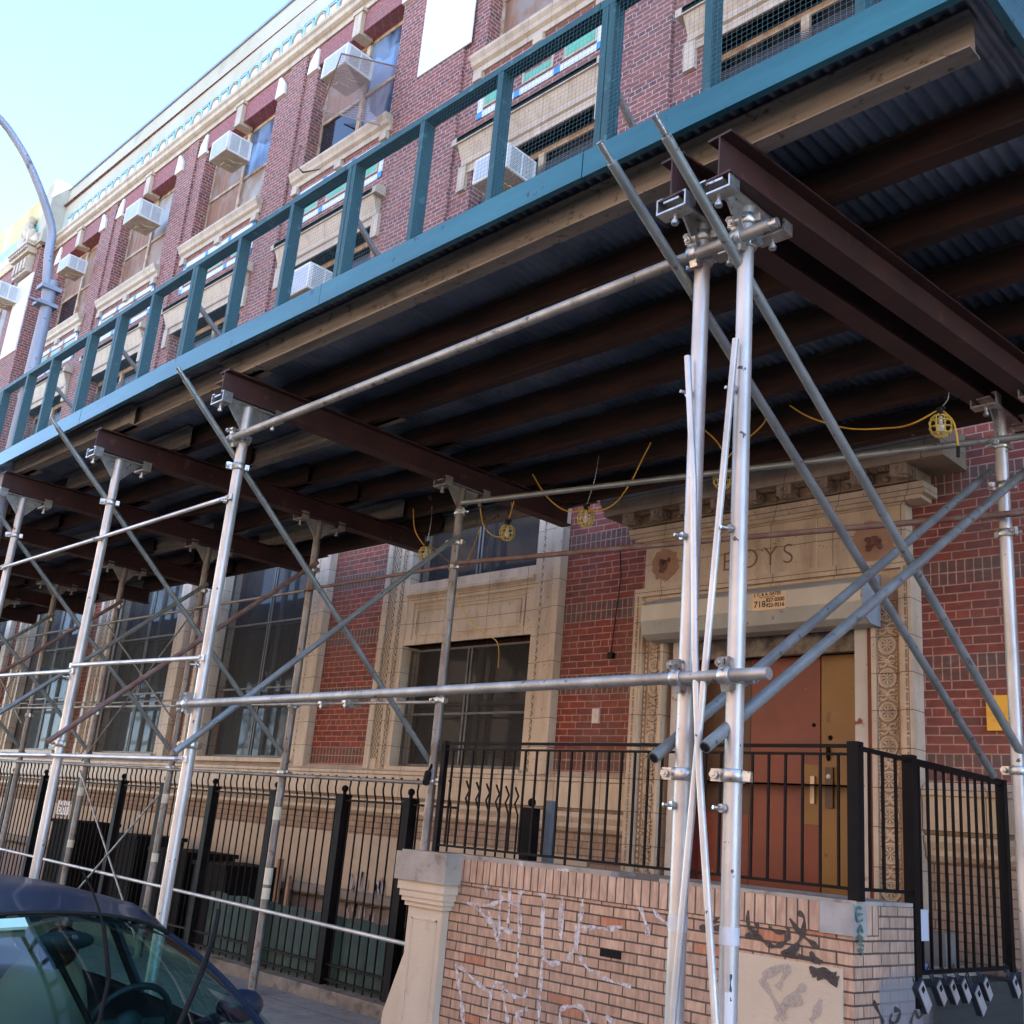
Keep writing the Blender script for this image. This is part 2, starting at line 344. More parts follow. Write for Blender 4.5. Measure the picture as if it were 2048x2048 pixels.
CHAIN = mat_mesh('blue_chain_link', (.10,.14,.20), .06, .06, .07)
GGLASS = mat_glass('barred_window_glass', (.005,.006,.008), .05, (.012,.014,.018)); GGLASS.node_tree.nodes['Principled BSDF'].inputs['Specular IOR Level'].default_value = .16
TILE_W = mat_var('pale_glazed_tile', (.63,.68,.72), (.55,.60,.64), 9, .3); TILE_B = mat_var('blue_glazed_tile', (.03,.22,.48), (.05,.28,.55), 9, .3)
TILE_G = mat_var('green_glazed_tile', (.09,.36,.22), (.14,.43,.29), 6, .35); TILE_T = mat_var('turquoise_glazed_tile', (.20,.42,.37), (.28,.47,.41), 6, .35)
TILE_C = mat_var('cream_glazed_tile', (.47,.48,.43), (.42,.44,.40), 6, .4); TILE_Y = mat_var('ochre_glazed_tile', (.55,.45,.24), (.6,.5,.3), 6, .4)
TILE_R = mat_var('plum_glazed_ring', (.26,.15,.13), (.3,.2,.16), 6, .4)
DRED = mat_var('red_steel_door', (.225,.045,.018), (.165,.034,.016), 2.2, .4, bmp=.08, spots=(.40,.14,.08), spotscale=10, spotthr=(.70,.74)); DOCH = mat_var('ochre_steel_door', (.27,.14,.024), (.215,.10,.018), 2.2, .42, spots=(.12,.06,.02), spotscale=8, spotthr=(.68,.75))
DBRN = mat_var('brown_door_leaf', (.075,.035,.014), (.10,.045,.018), 1.6, .42)
JAMB = mat_var('peeling_white_jamb', (.60,.56,.49), (.52,.48,.42), 5, .7, spots=(.22,.05,.035), spotscale=6, spotthr=(.62,.68), bmp=.2)
SHUT = mat_var('grey_painted_shutter_box', (.48,.465,.39), (.36,.35,.30), 3, .5, stretch=(1,1,.4), spots=(.20,.14,.09), spotscale=8, spotthr=(.62,.67), bmp=.15)
SHUTL = mat_var('light_shutter_face', (.62,.57,.46), (.53,.48,.38), 3, .5, stretch=(1,1,.3), spots=(.30,.21,.13), spotscale=7, spotthr=(.68,.72))
YEL = mat_var('yellow_sign', (.80,.42,.03), (.76,.40,.035), 3, .45); YCORD = mat_var('yellow_cord', (.72,.42,.045), (.66,.38,.04), 9, .5)
YCAGE = mat_var('yellow_plastic_cage', (.66,.50,.10), (.6,.45,.1), 9, .5); BULB = mat_var('unlit_bulb', (.75,.75,.70), (.7,.7,.66), 5, .2)
PEACH = mat_var('peach_sticker', (.78,.56,.33), (.75,.53,.30), 5, .5); INK = mat_var('black_ink', (.025,.012,.01), (.03,.02,.018), 5, .6)
TAPE = mat_var('yellowed_tape', (.62,.60,.46), (.55,.52,.38), 9, .6); TAPEW = mat_var('grey_tape', (.62,.65,.66), (.55,.58,.60), 9, .45)
SPW = mat_var('white_spray_paint', (.74,.72,.74), (.64,.60,.60), 14, .7, lo=.3, hi=.75); SPB = mat_var('black_spray_paint', (.035,.03,.03), (.06,.045,.04), 12, .6)
def patchy(m, lo, hi, sc=35):
    nt = m.node_tree; b = nt.nodes['Principled BSDF']; a_ = ramp(nt, noise(nt, pos(nt), sc, 5, .7), lo, hi); v = sep(nt, a_)[0]
    nt.links.new(math_(nt, 'MULTIPLY_ADD', v, .75, .12), b.inputs['Alpha'])
patchy(SPW, .34, .60, 22); patchy(SPB, .30, .42)
SPG = mat_var('green_marker', (.05,.16,.12), (.07,.18,.14), 12, .6); SPL = mat_var('faded_grey_spray', (.44,.375,.32), (.47,.40,.33), 9, .8); patchy(SPL, .3, .6)
TARP = mat_var('dark_green_tarp', (.012,.040,.038), (.02,.06,.055), 9, .6, bmp=.9, bscale=8)
WOOD = mat_var('weathered_timber', (.36,.23,.14), (.28,.17,.10), 3, .8, stretch=(3,3,.4))
LAMPM = mat_var('blue_grey_lamp_paint', (.36,.41,.49), (.27,.31,.37), 3, .45, .1, stretch=(1,1,.4), spots=(.15,.15,.16), spotscale=9, spotthr=(.68,.72))
SCARP = mat_var('lilac_grey_paint', (.33,.27,.25), (.26,.215,.20), 4, .85)
CHALK = mat_var('scrubbed_white_patch', (.52,.49,.50), (.42,.36,.34), 12, .8)
SOIL = mat_var('brick_orange_patch', (.42,.24,.15), (.34,.19,.12), 7, .9, bmp=.6)
PLAST = mat_var('blue_plastic', (.03,.12,.45), (.3,.45,.7), 14, .3)
LOCKF = mat_var('lockbox_face', (.52,.54,.55), (.45,.47,.48), 9, .4, .4); LOCKD = mat_var('lockbox_rubber', (.022,.030,.040), (.03,.04,.05), 9, .5)
CARP = mat_var('dark_blue_car_paint', (.010,.018,.036), (.016,.028,.050), 2, .38, 0, spec=.3, spots=(.05,.065,.09), spotscale=30, spotthr=(.66,.8)); 
CARP.node_tree.nodes['Principled BSDF'].inputs['Coat Weight'].default_value = .15
SEAT = mat_var('beige_seat', (.36,.33,.24), (.31,.285,.21), 5, .7); DASH = mat_var('dark_dashboard', (.012,.02,.026), (.018,.028,.034), 5, .6)
def mat_carglass():
    m, nt, b = nodes('windscreen_glass'); nt.nodes.remove(b); out = nt.nodes['Material Output']
    t = N(nt, 'ShaderNodeBsdfTransparent'); t.inputs[0].default_value = (.46,.70,.68,1); g = N(nt, 'ShaderNodeBsdfGlossy'); g.inputs['Roughness'].default_value = .02
    fr = N(nt, 'ShaderNodeFresnel'); fr.inputs[0].default_value = 1.22
    mx = N(nt, 'ShaderNodeMixShader'); nt.links.new(math_(nt, 'MULTIPLY_ADD', fr.outputs[0], .16, .012), mx.inputs[0]); nt.links.new(t.outputs[0], mx.inputs[1]); nt.links.new(g.outputs[0], mx.inputs[2])
    nt.links.new(mx.outputs[0], out.inputs[0]); return m
CGLASS = mat_carglass()
FARB = mat_brick('far_tan_brick', (.62,.43,.29), (.54,.36,.24), (.38,.26,.19), (.42,.28,.2), (.5,.42,.36), bands=False)
RUB = mat_var('black_rubber', (.010,.010,.010), (.018,.018,.018), 8, .6, spec=.2)
MIRR, _nt, _b = nodes('mirror_glass'); _b.inputs['Metallic'].default_value = 1; _b.inputs['Roughness'].default_value = .03

# ---------------------------------------------------------------- ground
YF = 8.3; GZ = -1.6; RZ = -1.8
struct('street', MB().quad((-90,-60,RZ), (60,-60,RZ), (60,3.0,RZ), (-90,3.0,RZ)), ASPH)
struct('kerb', MB().box(-90, 60, 2.9, 3.08, RZ-.2, GZ+.004), CONC)
struct('sidewalk', MB().box(-90, 60, 3.082, 6.33, GZ-.25, GZ), PAVE)
mb = MB(); mb.box(-90, -7.0, 6.8, 9.0, -3.2, -3.0); struct('areaway_floor', mb, CONC)
mb = MB(); mb.box(-3.06, 60, 6.33, 8.3, GZ-.25, GZ-.004); struct('entrance_pavement', mb, PAVE)

# ---------------------------------------------------------------- school building
bld = thing('school_building', 'long three storey red brick school with cream terracotta trim and boys entrance', 'building', (-12, YF, GZ))
def wall_holes(mb, x0, x1, z0, z1, y, holes, depth):
    xs = sorted({x0, x1} | {min(max(h[i], x0), x1) for h in holes for i in (0, 1)}); zs = sorted({z0, z1} | {min(max(h[i], z0), z1) for h in holes for i in (2, 3)})
    for i in range(len(xs)-1):
        for j in range(len(zs)-1):
            cx, cz = (xs[i]+xs[i+1])/2, (zs[j]+zs[j+1])/2
            if any(h[0] < cx < h[1] and h[2] < cz < h[3] for h in holes): continue
            mb.quad((xs[i],y,zs[j]), (xs[i+1],y,zs[j]), (xs[i+1],y,zs[j+1]), (xs[i],y,zs[j+1]))
    for a, b_, c, d_ in holes:
        mb.quad((a,y,c), (a,y,d_), (a,y+depth,d_), (a,y+depth,c)); mb.quad((b_,y,c), (b_,y+depth,c), (b_,y+depth,d_), (b_,y,d_))
        mb.quad((a,y,d_), (b_,y,d_), (b_,y+depth,d_), (a,y+depth,d_)); mb.quad((a,y,c), (a,y+depth,c), (b_,y+depth,c), (b_,y,c))
XR = 46.0  # unseen run of the school to the right, lengthened to block the sun
# window columns (left, right) of the openings on the upper floors
cols = [(-2.35,.3), (-6.15,-3.75), (-10.1,-7.75), (-14.85,-12.35), (-18.9,-16.22), (-22.8,-20.2), (-26.4,-24.0)]
cols = [(x, x2) for x, x2 in cols] + [(1.6,4.2), (5.5,8.1)]
h3 = [(a, b_, 10.9, 13.25) for a, b_ in cols]; h2 = [(a, b_, 6.4, 8.93) for a, b_ in cols]
gw = [(-10.36,-8.13,.66,2.13), (-10.36,-8.13,2.92,4.6), (-15.02,-12.52,.72,4.6), (-18.9,-16.4,.74,4.6), (-22.8,-20.3,.76,4.6), (-26.6,-24.2,.78,4.6)]
door_h = (-6.13,-4.17,-.3,1.92)
mb = MB(); wall_holes(mb, -27, XR, 5.2, 14.0, YF, h3+h2, .30)
mb.build('upper_brick_wall', REDU, bld)
mb = MB(); wall_holes(mb, -27, XR, .62, 5.2, YF, gw+[(-6.13,-4.17,.62,1.92)], .30)
mb.build('lower_brick_wall', RED, bld)
mb = MB(); wall_holes(mb, -27, XR, -3.2, .62, YF+.004, [(-6.13,-4.17,-.3,.62)], .30); mb.build('tan_base_wall', TAN2, bld)
# side, back and roof so that the building is a volume
mb = MB(); mb.quad((XR,YF,-3.2),(XR,22,-3.2),(XR,22,15.4),(XR,YF,15.4)); mb.quad((-60,22,-3.2),(-60,22,15),(XR,22,15),(XR,22,-3.2)); mb.quad((-60,YF-.3,15.0),(XR,YF+.3,15.0),(XR,22,15.0),(-60,22,15.0))
mb.build('rear_wall', REDU, bld)
# pilaster strips between windows
mb = MB()
for x0, x1 in [(-15.8,-15.25),(-19.75,-19.3),(-23.55,-23.2),(-11.98,-10.55),(-7.2,-6.6),(-3.3,-2.7)]:
    mb.box(x0, x1, YF-.045, YF+.05, 5.2, 13.66)
mb.build('pilaster', REDU, bld)
mb = MB(); mb.box(-11.65, -10.4, YF-.06, YF-.04, 11.3, 14.5); mb.build('white_cover_panel', WHITE, bld)
# parapet, cornice, frieze
mb = MB(); mb.sweepx([(YF-.03,14.62),(YF+.3,14.62),(YF+.3,15.5),(YF-.03,15.5)], -26.9, XR); mb.build('parapet', STUC, bld)
mb = MB(); mb.sweepx([(YF-.07,15.5),(YF+.35,15.5),(YF+.35,15.57),(YF-.07,15.57)], -26.9, XR); mb.build('coping', mat_var('blue_grey_coping', (.25,.30,.40), (.2,.25,.34), 3, .6), bld)
mb = MB(); mb.sweepx([(YF+.1,13.70),(YF-.05,13.70),(YF-.06,13.78),(YF-.15,13.84),(YF-.16,13.93),(YF-.20,13.96),(YF-.20,14.04),(YF+.1,14.06)], -27, XR); mb.build('cornice', CREAMU, bld)
mb = MB(); mb.box(-27, XR, YF-.03, YF+.2, 14.05, 14.62); mb.build('frieze', TILE_C, bld)
mb = MB(); mbs = []
ring = MB(); teal = MB(); fill = MB(); blue = MB(); disc = MB()
x = -26.6; i = 0; yf = YF-.034
xr0 = -15.0
n0 = int(round((xr0+26.6)/.78))
for i in range(-22, 52):
    cx = xr0 - i*.78
    if cx < -26.7: continue
    disc.ball((cx, yf, 14.31), .13, .03, .16, 16, 6); ring.torus((cx, yf, 14.31), .165, .020, sz=1.2)
    teal.torus((cx, yf-.004, 14.31), .225, .028, n=16, a0=-.35, a1=math.pi+.35, sz=1.12)
    sx = cx - .39
    fill.box(sx-.10, sx+.10, yf-.02, yf+.01, 14.20, 14.44); 
    for (a, b_, c, d_) in ((-.15,-.115,14.15,14.49),(.115,.15,14.15,14.49),(-.15,.15,14.475,14.51)): blue.box(sx+a, sx+b_, yf-.03, yf+.01, c, d_)
    for (a, b_, c, d_) in ((-.21,-.175,14.12,14.54),(.175,.21,14.12,14.54),(-.21,.21,14.54,14.575)): teal.box(sx+a, sx+b_, yf-.022, yf+.01, c, d_)
disc.build('frieze_disc', WHITE, bld); ring.build('frieze_ring', TILE_R, bld); teal.build('frieze_border', TILE_T, bld); fill.build('frieze_square', TILE_Y, bld); blue.build('frieze_square_frame', mat_var('steel_blue_tile', (.28,.42,.56), (.34,.47,.6), 6, .4), bld)

def upper_window(a, b_, z0, z1, style, label=None):
    y = YF+.24; t = .05; xm = (a+b_)/2; zm = (z0+z1)/2
    f = MB(); f.box(a, b_, y, y+.06, z1-.09, z1); f.box(a, a+t, y, y+.06, z0, z1); f.box(b_-t, b_, y, y+.06, z0, z1); f.box(xm-.05, xm+.05, y-.03, y+.06, z0, z1-.09)
    f.box(a+t, xm-.05, y-.01, y+.05, zm-.03, zm+.03); f.box(xm+.05, b_-t, y-.01, y+.05, zm-.03, zm+.03); f.box(a, b_, y, y+.06, z0, z0+.05)
    win = f.build('window', WFR, bld)
    if label: win['label'] = label
    cells = [(a+t, xm-.05, zm+.03, z1-.09), (xm+.05, b_-t, zm+.03, z1-.09), (a+t, xm-.05, z0+.05, zm-.03), (xm+.05, b_-t, z0+.05, zm-.03)]
    for c, s in zip(cells, style):
        m_ = {'r': RSCR, 'g': RSCR2, 'b': GLASSB, 'd': GLASS, 'c': CURT}[s]
        MB().box(c[0], c[1], y+.02, y+.03, c[2], c[3]).build('pane' if s in 'bdc' else 'screen', m_, win)
    return win
styles3 = {-6.15: 'dddd', -10.1: 'rrrr', -14.85: 'rbdb', -18.9: 'rbrg', -22.8: 'rgrg', -26.4: 'rrdr', -2.35: 'rdrd'}
for a, b_ in cols:
    w3 = upper_window(a, b_, 10.9, 13.25, styles3.get(a, 'ddrr'))
    w2_ = upper_window(a, b_, 6.4, 8.93, 'cccc')
    xm = (a+b_)/2
    # third floor sill with end blocks and small brackets
    s = MB(); s.sweepx([(YF+.25,10.90),(YF-.16,10.90),(YF-.16,10.85),(YF-.13,10.81),(YF-.10,10.74),(YF-.05,10.70),(YF-.04,10.62),(YF+.02,10.62),(YF+.02,10.86)], a-.16, b_+.12)
    for bx in (a-.05, xm, b_-.02): s.box(bx-.09, bx+.09, YF-.07, YF+.02, 10.48, 10.62)
    s.build('sill', CREAMU, w3)
    # lintel of upright brick, keystone and pointed corner blocks
    s = MB(); s.box(a+.002, b_-.002, YF-.02, YF+.24, 13.235, 13.68)
    s.build('brick_lintel', mat_brick('lintel_brick', (.30,.085,.095), (.25,.075,.085), (.2,.08,.08), (.22,.08,.08), (.40,.2,.2), bands=False) if 'LB' not in globals() else LB, w3)
    LB = s and bpy.data.materials['lintel_brick']
    s = MB(); s.box(xm-.11, xm+.11, YF-.10, YF+.2, 13.17, 13.72); s.box(xm-.15, xm+.15, YF-.12, YF+.1, 13.64, 13.72)
    s.build('keystone', CREAMU, w3)
    s = MB()
    for ex, sg in ((a, -1), (b_, 1)):
        s.prism([(ex-.02*sg,13.16),(ex+.30*sg,13.16),(ex+.26*sg,13.42),(ex+.10*sg,13.62),(ex+.02*sg,13.62)], YF-.055, YF+.02)
    s.build('corner_block', WHITE, w3)
    # second floor hood moulding
    L = a-.28 if a > -20 else a-.2; R = b_+.2
    s = MB(); s.sweepx([(YF+.24,8.93),(YF-.03,8.93),(YF-.035,9.04),(YF-.07,9.06),(YF-.07,9.14),(YF-.10,9.20),(YF-.17,9.36),(YF-.20,9.38),(YF-.20,9.46),(YF-.16,9.52),(YF+.02,9.54)], L+.1, R-.1)
    s.sweepx([(YF+.02,9.36),(YF-.20,9.36),(YF-.20,9.46),(YF-.16,9.52),(YF+.02,9.54)], L, R)
    for ex in (L+.12, R-.12): s.box(ex-.08, ex+.08, YF-.06, YF+.02, 8.66, 9.06)
    s.build('hood_moulding', CREAMU, w2_)
    # tile panel
    bx0, bx1, bz0, bz1 = a-.02, b_+.02, 9.80, 10.50
    s = MB(); yy = YF-.012; q = .11
    s.box(bx0, bx1, yy, yy+.03, bz0, bz0+q); s.box(bx0, bx1, yy, yy+.03, bz1-q, bz1); s.box(bx0, bx0+q, yy, yy+.03, bz0+q, bz1-q); s.box(bx1-q, bx1, yy, yy+.03, bz0+q, bz1-q)
    s.build('tile_border', TILE_W, w2_)
    s = MB()
    for k in range(4):
        cx = bx0+q/2+(bx1-bx0-q)*k/3
        for cz in (bz0, bz1-q): MB().box(cx-q/2, cx+q/2, yy-.004, yy+.02, cz, cz+q).build('blue_tile', TILE_B, w2_)
    for k in range(3):
        g = MB(); fr = MB(); cx = xm + (k-1)*.80*(b_-a)/2.4; hw = .26; c0, c1 = 9.99, 10.31
        fr.box(cx-hw-.035, cx+hw+.035, yy-.001, yy+.02, c0-.035, c0); fr.box(cx-hw-.035, cx+hw+.035, yy-.001, yy+.02, c1, c1+.035)
        fr.box(cx-hw-.035, cx-hw, yy-.001, yy+.02, c0, c1); fr.box(cx+hw, cx+hw+.035, yy-.001, yy+.02, c0, c1)
        if k == 1: g.box(cx-hw, cx+hw, yy-.003, yy+.02, c0, c0+.11); g.box(cx-hw, cx+hw, yy-.003, yy+.02, c1-.11, c1)
        else: g.box(cx-hw, cx+hw, yy-.003, yy+.02, c0, c1)
        fr.build('tile_frame', CREAMU, w2_); g.build('green_tile', TILE_G, w2_)
    MB().box(a+.06, b_-.06, YF+.16, YF+.165, 6.4, 8.6).build('wire_guard', GRILLE, w2_)
# swung out rusty guard of the third floor window
wg = [o for o in bld.children if o.name.startswith('window')][6]
g = MB()
r1 = [PY(642,219,YF), PY(758,250,7.55)]; r2 = [PY(683,107,7.55), PY(796,134,YF)]
g.tube(r1, .016, 6); g.tube(r2, .013, 6); g.tube([r2[0], PY(642,219,7.9)], .010, 6)
g.tube([PY(592,330,7.7), PY(606,345,7.6), PY(640,338,YF)], .014, 6); g.tube([PY(592,330,7.7), PY(600,290,YF)], .012, 6)
g.build('swung_guard_frame', RUSTP, wg)
MB().quad(r1[0], r1[1], r2[1], r2[0]).build('swung_guard_mesh', GRILLR, wg)
# projecting left pavilion
py = YF-.36
mb = MB(); pv_h = [(-31.0,-28.6,10.9,13.2), (-31.0,-28.6,6.4,8.9), (-38,-35.5,10.9,13.2), (-45,-42.5,10.9,13.2), (-38,-35.5,6.4,8.9)]
wall_holes(mb, -60, -27, 5.2, 14.0, py, pv_h, .3); mb.quad((-27,py,5.2),(-27,YF,5.2),(-27,YF,14.0),(-27,py,14.0)); mb.build('pavilion_upper_wall', REDU, bld)
mb = MB(); mb.quad((-60,py,.62),(-27,py,.62),(-27,py,5.2),(-60,py,5.2)); mb.quad((-27,py,.62),(-27,YF,.62),(-27,YF,5.2),(-27,py,5.2)); mb.build('pavilion_lower_wall', RED, bld)
mb = MB(); mb.box(-60, -27, py, YF+.3, -3.2, .62); mb.build('pavilion_base', TAN2, bld)
mb = MB(); mb.box(-60, -26.9, py-.03, YF+.3, 14.62, 15.5); mb.build('pavilion_parapet', STUCY, bld)
mb = MB(); mb.box(-27.35, -26.86, py-.07, YF+.32, 14.05, 15.66); mb.box(-27.3, -26.8, py-.12, YF, 13.75, 14.12); mb.build('pavilion_corner_pier', STUC, bld)
mb = MB(); mb.sweepx([(py+.1,13.70),(py-.05,13.70),(py-.15,13.84),(py-.20,13.96),(py-.20,14.04),(py+.1,14.06)], -60, -27); mb.build('pavilion_cornice', CREAMU, bld)
mb = MB(); mb.box(-60, -27.3, py-.03, YF, 14.05, 14.62); mb.build('pavilion_frieze', TILE_T, bld)
for hh in pv_h:
    f = MB(); f.box(hh[0], hh[1], py+.2, py+.26, hh[2], hh[3]); w_ = f.build('window', RSCR2, bld)
    MB().box((hh[0]+hh[1])/2-.04, (hh[0]+hh[1])/2+.04, py+.16, py+.2, hh[2], hh[3]).build('frame', WFR, w_)
mb = MB(); mb.box(-28.1, -27.05, py-.03, py, 10.7, 12.95); mb.build('white_cover_panel', WHITE, bld)
mb = MB(); mb.box(-28.35, -27.35, py-.14, py, 13.05, 13.55)
for k in range(4): mb.box(-28.25+k*.24, -28.12+k*.24, py-.20, py-.1, 13.12, 13.45)
mb.box(-28.45, -27.25, py-.24, py, 13.55, 13.72); mb.box(-28.55, -27.2, py-.32, py, 13.74, 13.86)
for k in range(10): mb.box(-28.5+k*.13, -28.43+k*.13, py-.30, py-.2, 13.64, 13.74)
for c in ((-28.2,14.15,.2),(-27.95,14.45,.24),(-27.65,14.2,.2),(-28.0,14.05,.25),(-27.85,14.7,.13),(-28.25,13.98,.14)): mb.ball((c[0], py-.14, c[1]), c[2], .12, c[2]*1.1)
mb.torus((-27.9,py-.2,14.3), .22, .05); mb.build('cartouche', CREAMU, bld)

# water table and base mouldings (interrupted by the doorway)
mb = MB()
for x0, x1 in ((-27,-6.58),(-3.72,XR)):
    mb.sweepx([(YF+.02,.66),(YF-.04,.66),(YF-.12,.60),(YF-.12,.56),(YF-.10,.55),(YF-.10,.30),(YF-.05,.27),(YF+.02,.27)], x0, x1)
    mb.sweepx([(YF+.02,.27),(YF-.09,.265),(YF-.09,.22),(YF-.06,.16),(YF-.06,.12),(YF-.03,.08),(YF+.02,.07)], x0, x1)
mb.build('water_table', CREAM, bld)
mb = MB(); mb.box(-27, -7.15, YF-.012, YF+.01, -.80, -.16); mb.build('cream_painted_band', PAINTC, bld)
mb = MB(); mb.sweepx([(YF+.01,-.80),(YF-.16,-.82),(YF-.16,-.90),(YF-.12,-.93),(YF+.01,-.95)], -27, -7.15); mb.build('ledge', CONC, bld)
mb = MB(); mb.box(-27, -7.15, YF-.02, YF+.01, -2.99, -.95); mb.build('grey_painted_foot', SCARP, bld)
mb = MB()
for k in range(60):
    x = -10.9+random.random()*1.5; z = -1.22+random.random()*.5; mb.obox((x,YF-.025,z), (x+random.uniform(-.04,.04),YF-.025,z+random.uniform(.1,.3)), .035, .006, up=(0,1,0))
for k in range(6): mb.obox((-8.9+k*.09,YF-.025,-1.25+.1*(k%2)), (-8.84+k*.09,YF-.025,-1.12), .015, .006, up=(0,1,0))
mb.build('scrawl', CHALK, bld)

# ground floor windows
def ground_window(hole, surround_top, label):
    a, b_, z0, z1 = hole; y = YF+.26
    f = MB(); t = .05; xm = (a+b_)/2
    for x0, x1 in ((a,a+t),(b_-t,b_),(xm-.04,xm+.04)): f.box(x0, x1, y, y+.05, z0, z1)
    f.box(a, b_, y, y+.05, z0, z0+.06)
    zz = z0+.75
    while zz < z1-.1: f.box(a+t, b_-t, y+.005, y+.045, zz, zz+.05); zz += 1.24
    w_ = f.build('window', WFD, bld); w_['label'] = label
    MB().box(a, b_, y+.03, y+.04, z0, z1).build('pane', GGLASS, w_)
    g = MB(); gy = YF+.10; top = z1-.05 if z1 < 3 else z1
    for x0, x1 in ((a+.02,a+.045),(b_-.045,b_-.02),(xm-.045,xm-.015),(xm+.015,xm+.045)): g.box(x0, x1, gy-.012, gy+.012, z0+.02, top)
    zz = [z0+.02, z0+1.0, top-.02] + ([z0+1.98] if z1 > 4 else [])
    if z1 < 3: zz[1] = z0+.62
    for q in zz: g.box(a+.02, b_-.02, gy-.014, gy+.014, q, q+.025)
    g.build('guard_frame', mat_grey, w_)
    MB().quad((a+.03,gy,z0+.03),(b_-.03,gy,z0+.03),(b_-.03,gy,top),(a+.03,gy,top)).build('wire_guard', GRILLE, w_)
    return w_
mat_grey = mat_var('grey_steel_guard', (.07,.068,.065), (.12,.115,.11), 7, .5, .2)
gwins = []
for k, hole in enumerate(gw):
    lab = ['barred ground floor window beside the boys doorway', 'upper light above the blank cream panel', 'tall barred window second from the doorway', 'tall barred window third from the doorway', 'tall barred window fourth from the doorway', 'farthest tall barred window'][k]
    gwins.append(ground_window(hole, 0, lab))
def surround(a, b_, w_):
    z0, z1 = .62, 4.6
    # left jamb: plain edge, ornament strip, inner fillet ; right jamb mirrored
    for sg, e in ((-1, a), (1, b_)):
        mb = MB(); mo = MB()
        def bx(m_, d0, d1, y0, y1, za=z0, zb=z1):
            x0, x1 = sorted((e+sg*d0, e+sg*d1)); m_.box(x0, x1, y0, y1, za, zb)
        bx(mb, -.004, .10, YF-.05, YF+.24); bx(mo, .10, .145, YF-.062, YF); bx(mb, .145, .21, YF-.075, YF)
        bx(mo if sg < 0 else mb, .21, .33, YF-.085, YF, z0+.12); bx(mb, .33, .43, YF-.115, YF)
        bx(mb, .21, .33, YF-.095, YF, z0, z0+.12)
        mb.build('surround', CREAM, w_); mo.build('carved_strip', ORN, w_)
for hole in gw[1:]: surround(hole[0], hole[1], gwins[gw.index(hole)])
# cream panel between the two lights of the window next to the door
mb = MB(); a, b_ = -10.36, -8.13
mb.box(a, b_, YF-.04, YF+.1, 2.13, 2.20); mb.box(a, b_, YF-.015, YF+.1, 2.20, 2.72)
mb.sweepx([(YF+.1,2.70),(YF-.04,2.66),(YF-.05,2.72),(YF-.09,2.76),(YF-.09,2.80),(YF-.04,2.82),(YF-.04,2.92),(YF+.1,2.92)], a, b_)
for x0, x1, z0, z1 in ((a+.16,b_-.16,2.56,2.575),(a+.16,b_-.16,2.60,2.615),(a+.16,a+.19,2.26,2.56),(a+.22,a+.235,2.26,2.56),(b_-.19,b_-.16,2.26,2.56),(b_-.235,b_-.22,2.26,2.56),(a+.16,b_-.16,2.245,2.26)):
    mb.box(x0, x1, YF-.028, YF-.01, z0, z1)
mb.box(a+.0, a+.12, YF-.035, YF, 2.2, 2.66); mb.box(b_-.12, b_, YF-.035, YF, 2.2, 2.66)
mb.build('blank_panel', CREAM, gwins[1])
# stone sills
for hole, gwn in zip(gw, gwins):
    if hole[2] < 1: MB().box(hole[0]-.02, hole[1]+.02, YF-.10, YF+.28, hole[2]-.06, hole[2]-.001).build('sill', CREAM, gwn)

# doorway
dw = MB()
dx0, dx1 = -6.13, -4.17
for e, sg in ((dx0,-1),(dx1,1)):
    def bx(d0, d1, y0, y1, za=-.3, zb=2.32):
        x0, x1 = sorted((e+sg*d0, e+sg*d1)); dw.box(x0, x1, y0, y1, za, zb)
    bx(.36, .44, YF-.20, YF, zb=2.36); bx(.08, .12, YF-.17, YF); bx(.33, .36, YF-.185, YF)
dw.box(dx0-.44, dx1+.44, YF-.20, YF, 2.36, 2.44); dw.box(dx0-.36, dx1+.36, YF-.15, YF, 2.18, 2.36)
dw.box(dx0-.38, dx1+.38, YF-.13, YF, 2.44, 2.95)
dw.box(dx0-.38, dx1+.38, YF-.16, YF, 2.92, 2.97)
for xx in (-5.72, -4.62): dw.box(xx-.02, xx+.02, YF-.145, YF, 2.44, 2.92)
door = dw.build('doorway', CREAM, bld)
mb = MB()
for e, sg in ((dx0,-1),(dx1,1)):
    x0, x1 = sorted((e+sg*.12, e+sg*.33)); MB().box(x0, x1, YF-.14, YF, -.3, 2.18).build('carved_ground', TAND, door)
def scrolls(mb, xa, xb, za, zb, y):
    xc = (xa+xb)/2; R = (xb-xa)*.5; z = za+R*1.3; k = 0
    while z < zb-R*.9:
        if k % 2 == 0:
            mb.torus((xc, y, z), R*.82, .011, n=22); mb.torus((xc, y, z), R*.62, .006, n=20)
            for q in range(8):
                t = q*math.pi/4; mb.tube([(xc+R*.16*math.cos(t), y-.004, z+R*.16*math.sin(t)), (xc+R*.50*math.cos(t), y, z+R*.50*math.sin(t))], .008, 5, radii=[.005,.011])
            mb.ball((xc, y-.006, z), .013, .012, .013, 6, 4)
        else:
            for sg in (-1, 1):
                mb.torus((xc+sg*R*.42, y, z+sg*R*.12), R*.36, .009, n=12, a0=.6 if sg > 0 else 3.6, a1=5.4 if sg > 0 else 8.4)
                for q in range(3): mb.tube([(xc+sg*R*.1, y, z+(q-1)*R*.3), (xc+sg*R*.85, y, z+(q-1)*R*.62)], .007, 5, radii=[.010,.004])
            mb.ball((xc, y, z), .017, .013, .028, 6, 4)
        for q in range(5):
            mb.ball((xa+.008, y, z-R*.8+q*R*.4), .007, .007, .014, 6, 4); mb.ball((xb-.008, y, z-R*.7+q*R*.4), .006, .007, .010, 6, 4)
        z += R*1.55; k += 1
mbs_ = [MB(), MB()]; scrolls(mbs_[0], dx0-.27, dx0-.12, -.28, 2.05, YF-.145); scrolls(mbs_[1], dx1+.12, dx1+.295, -.28, 2.16, YF-.145)
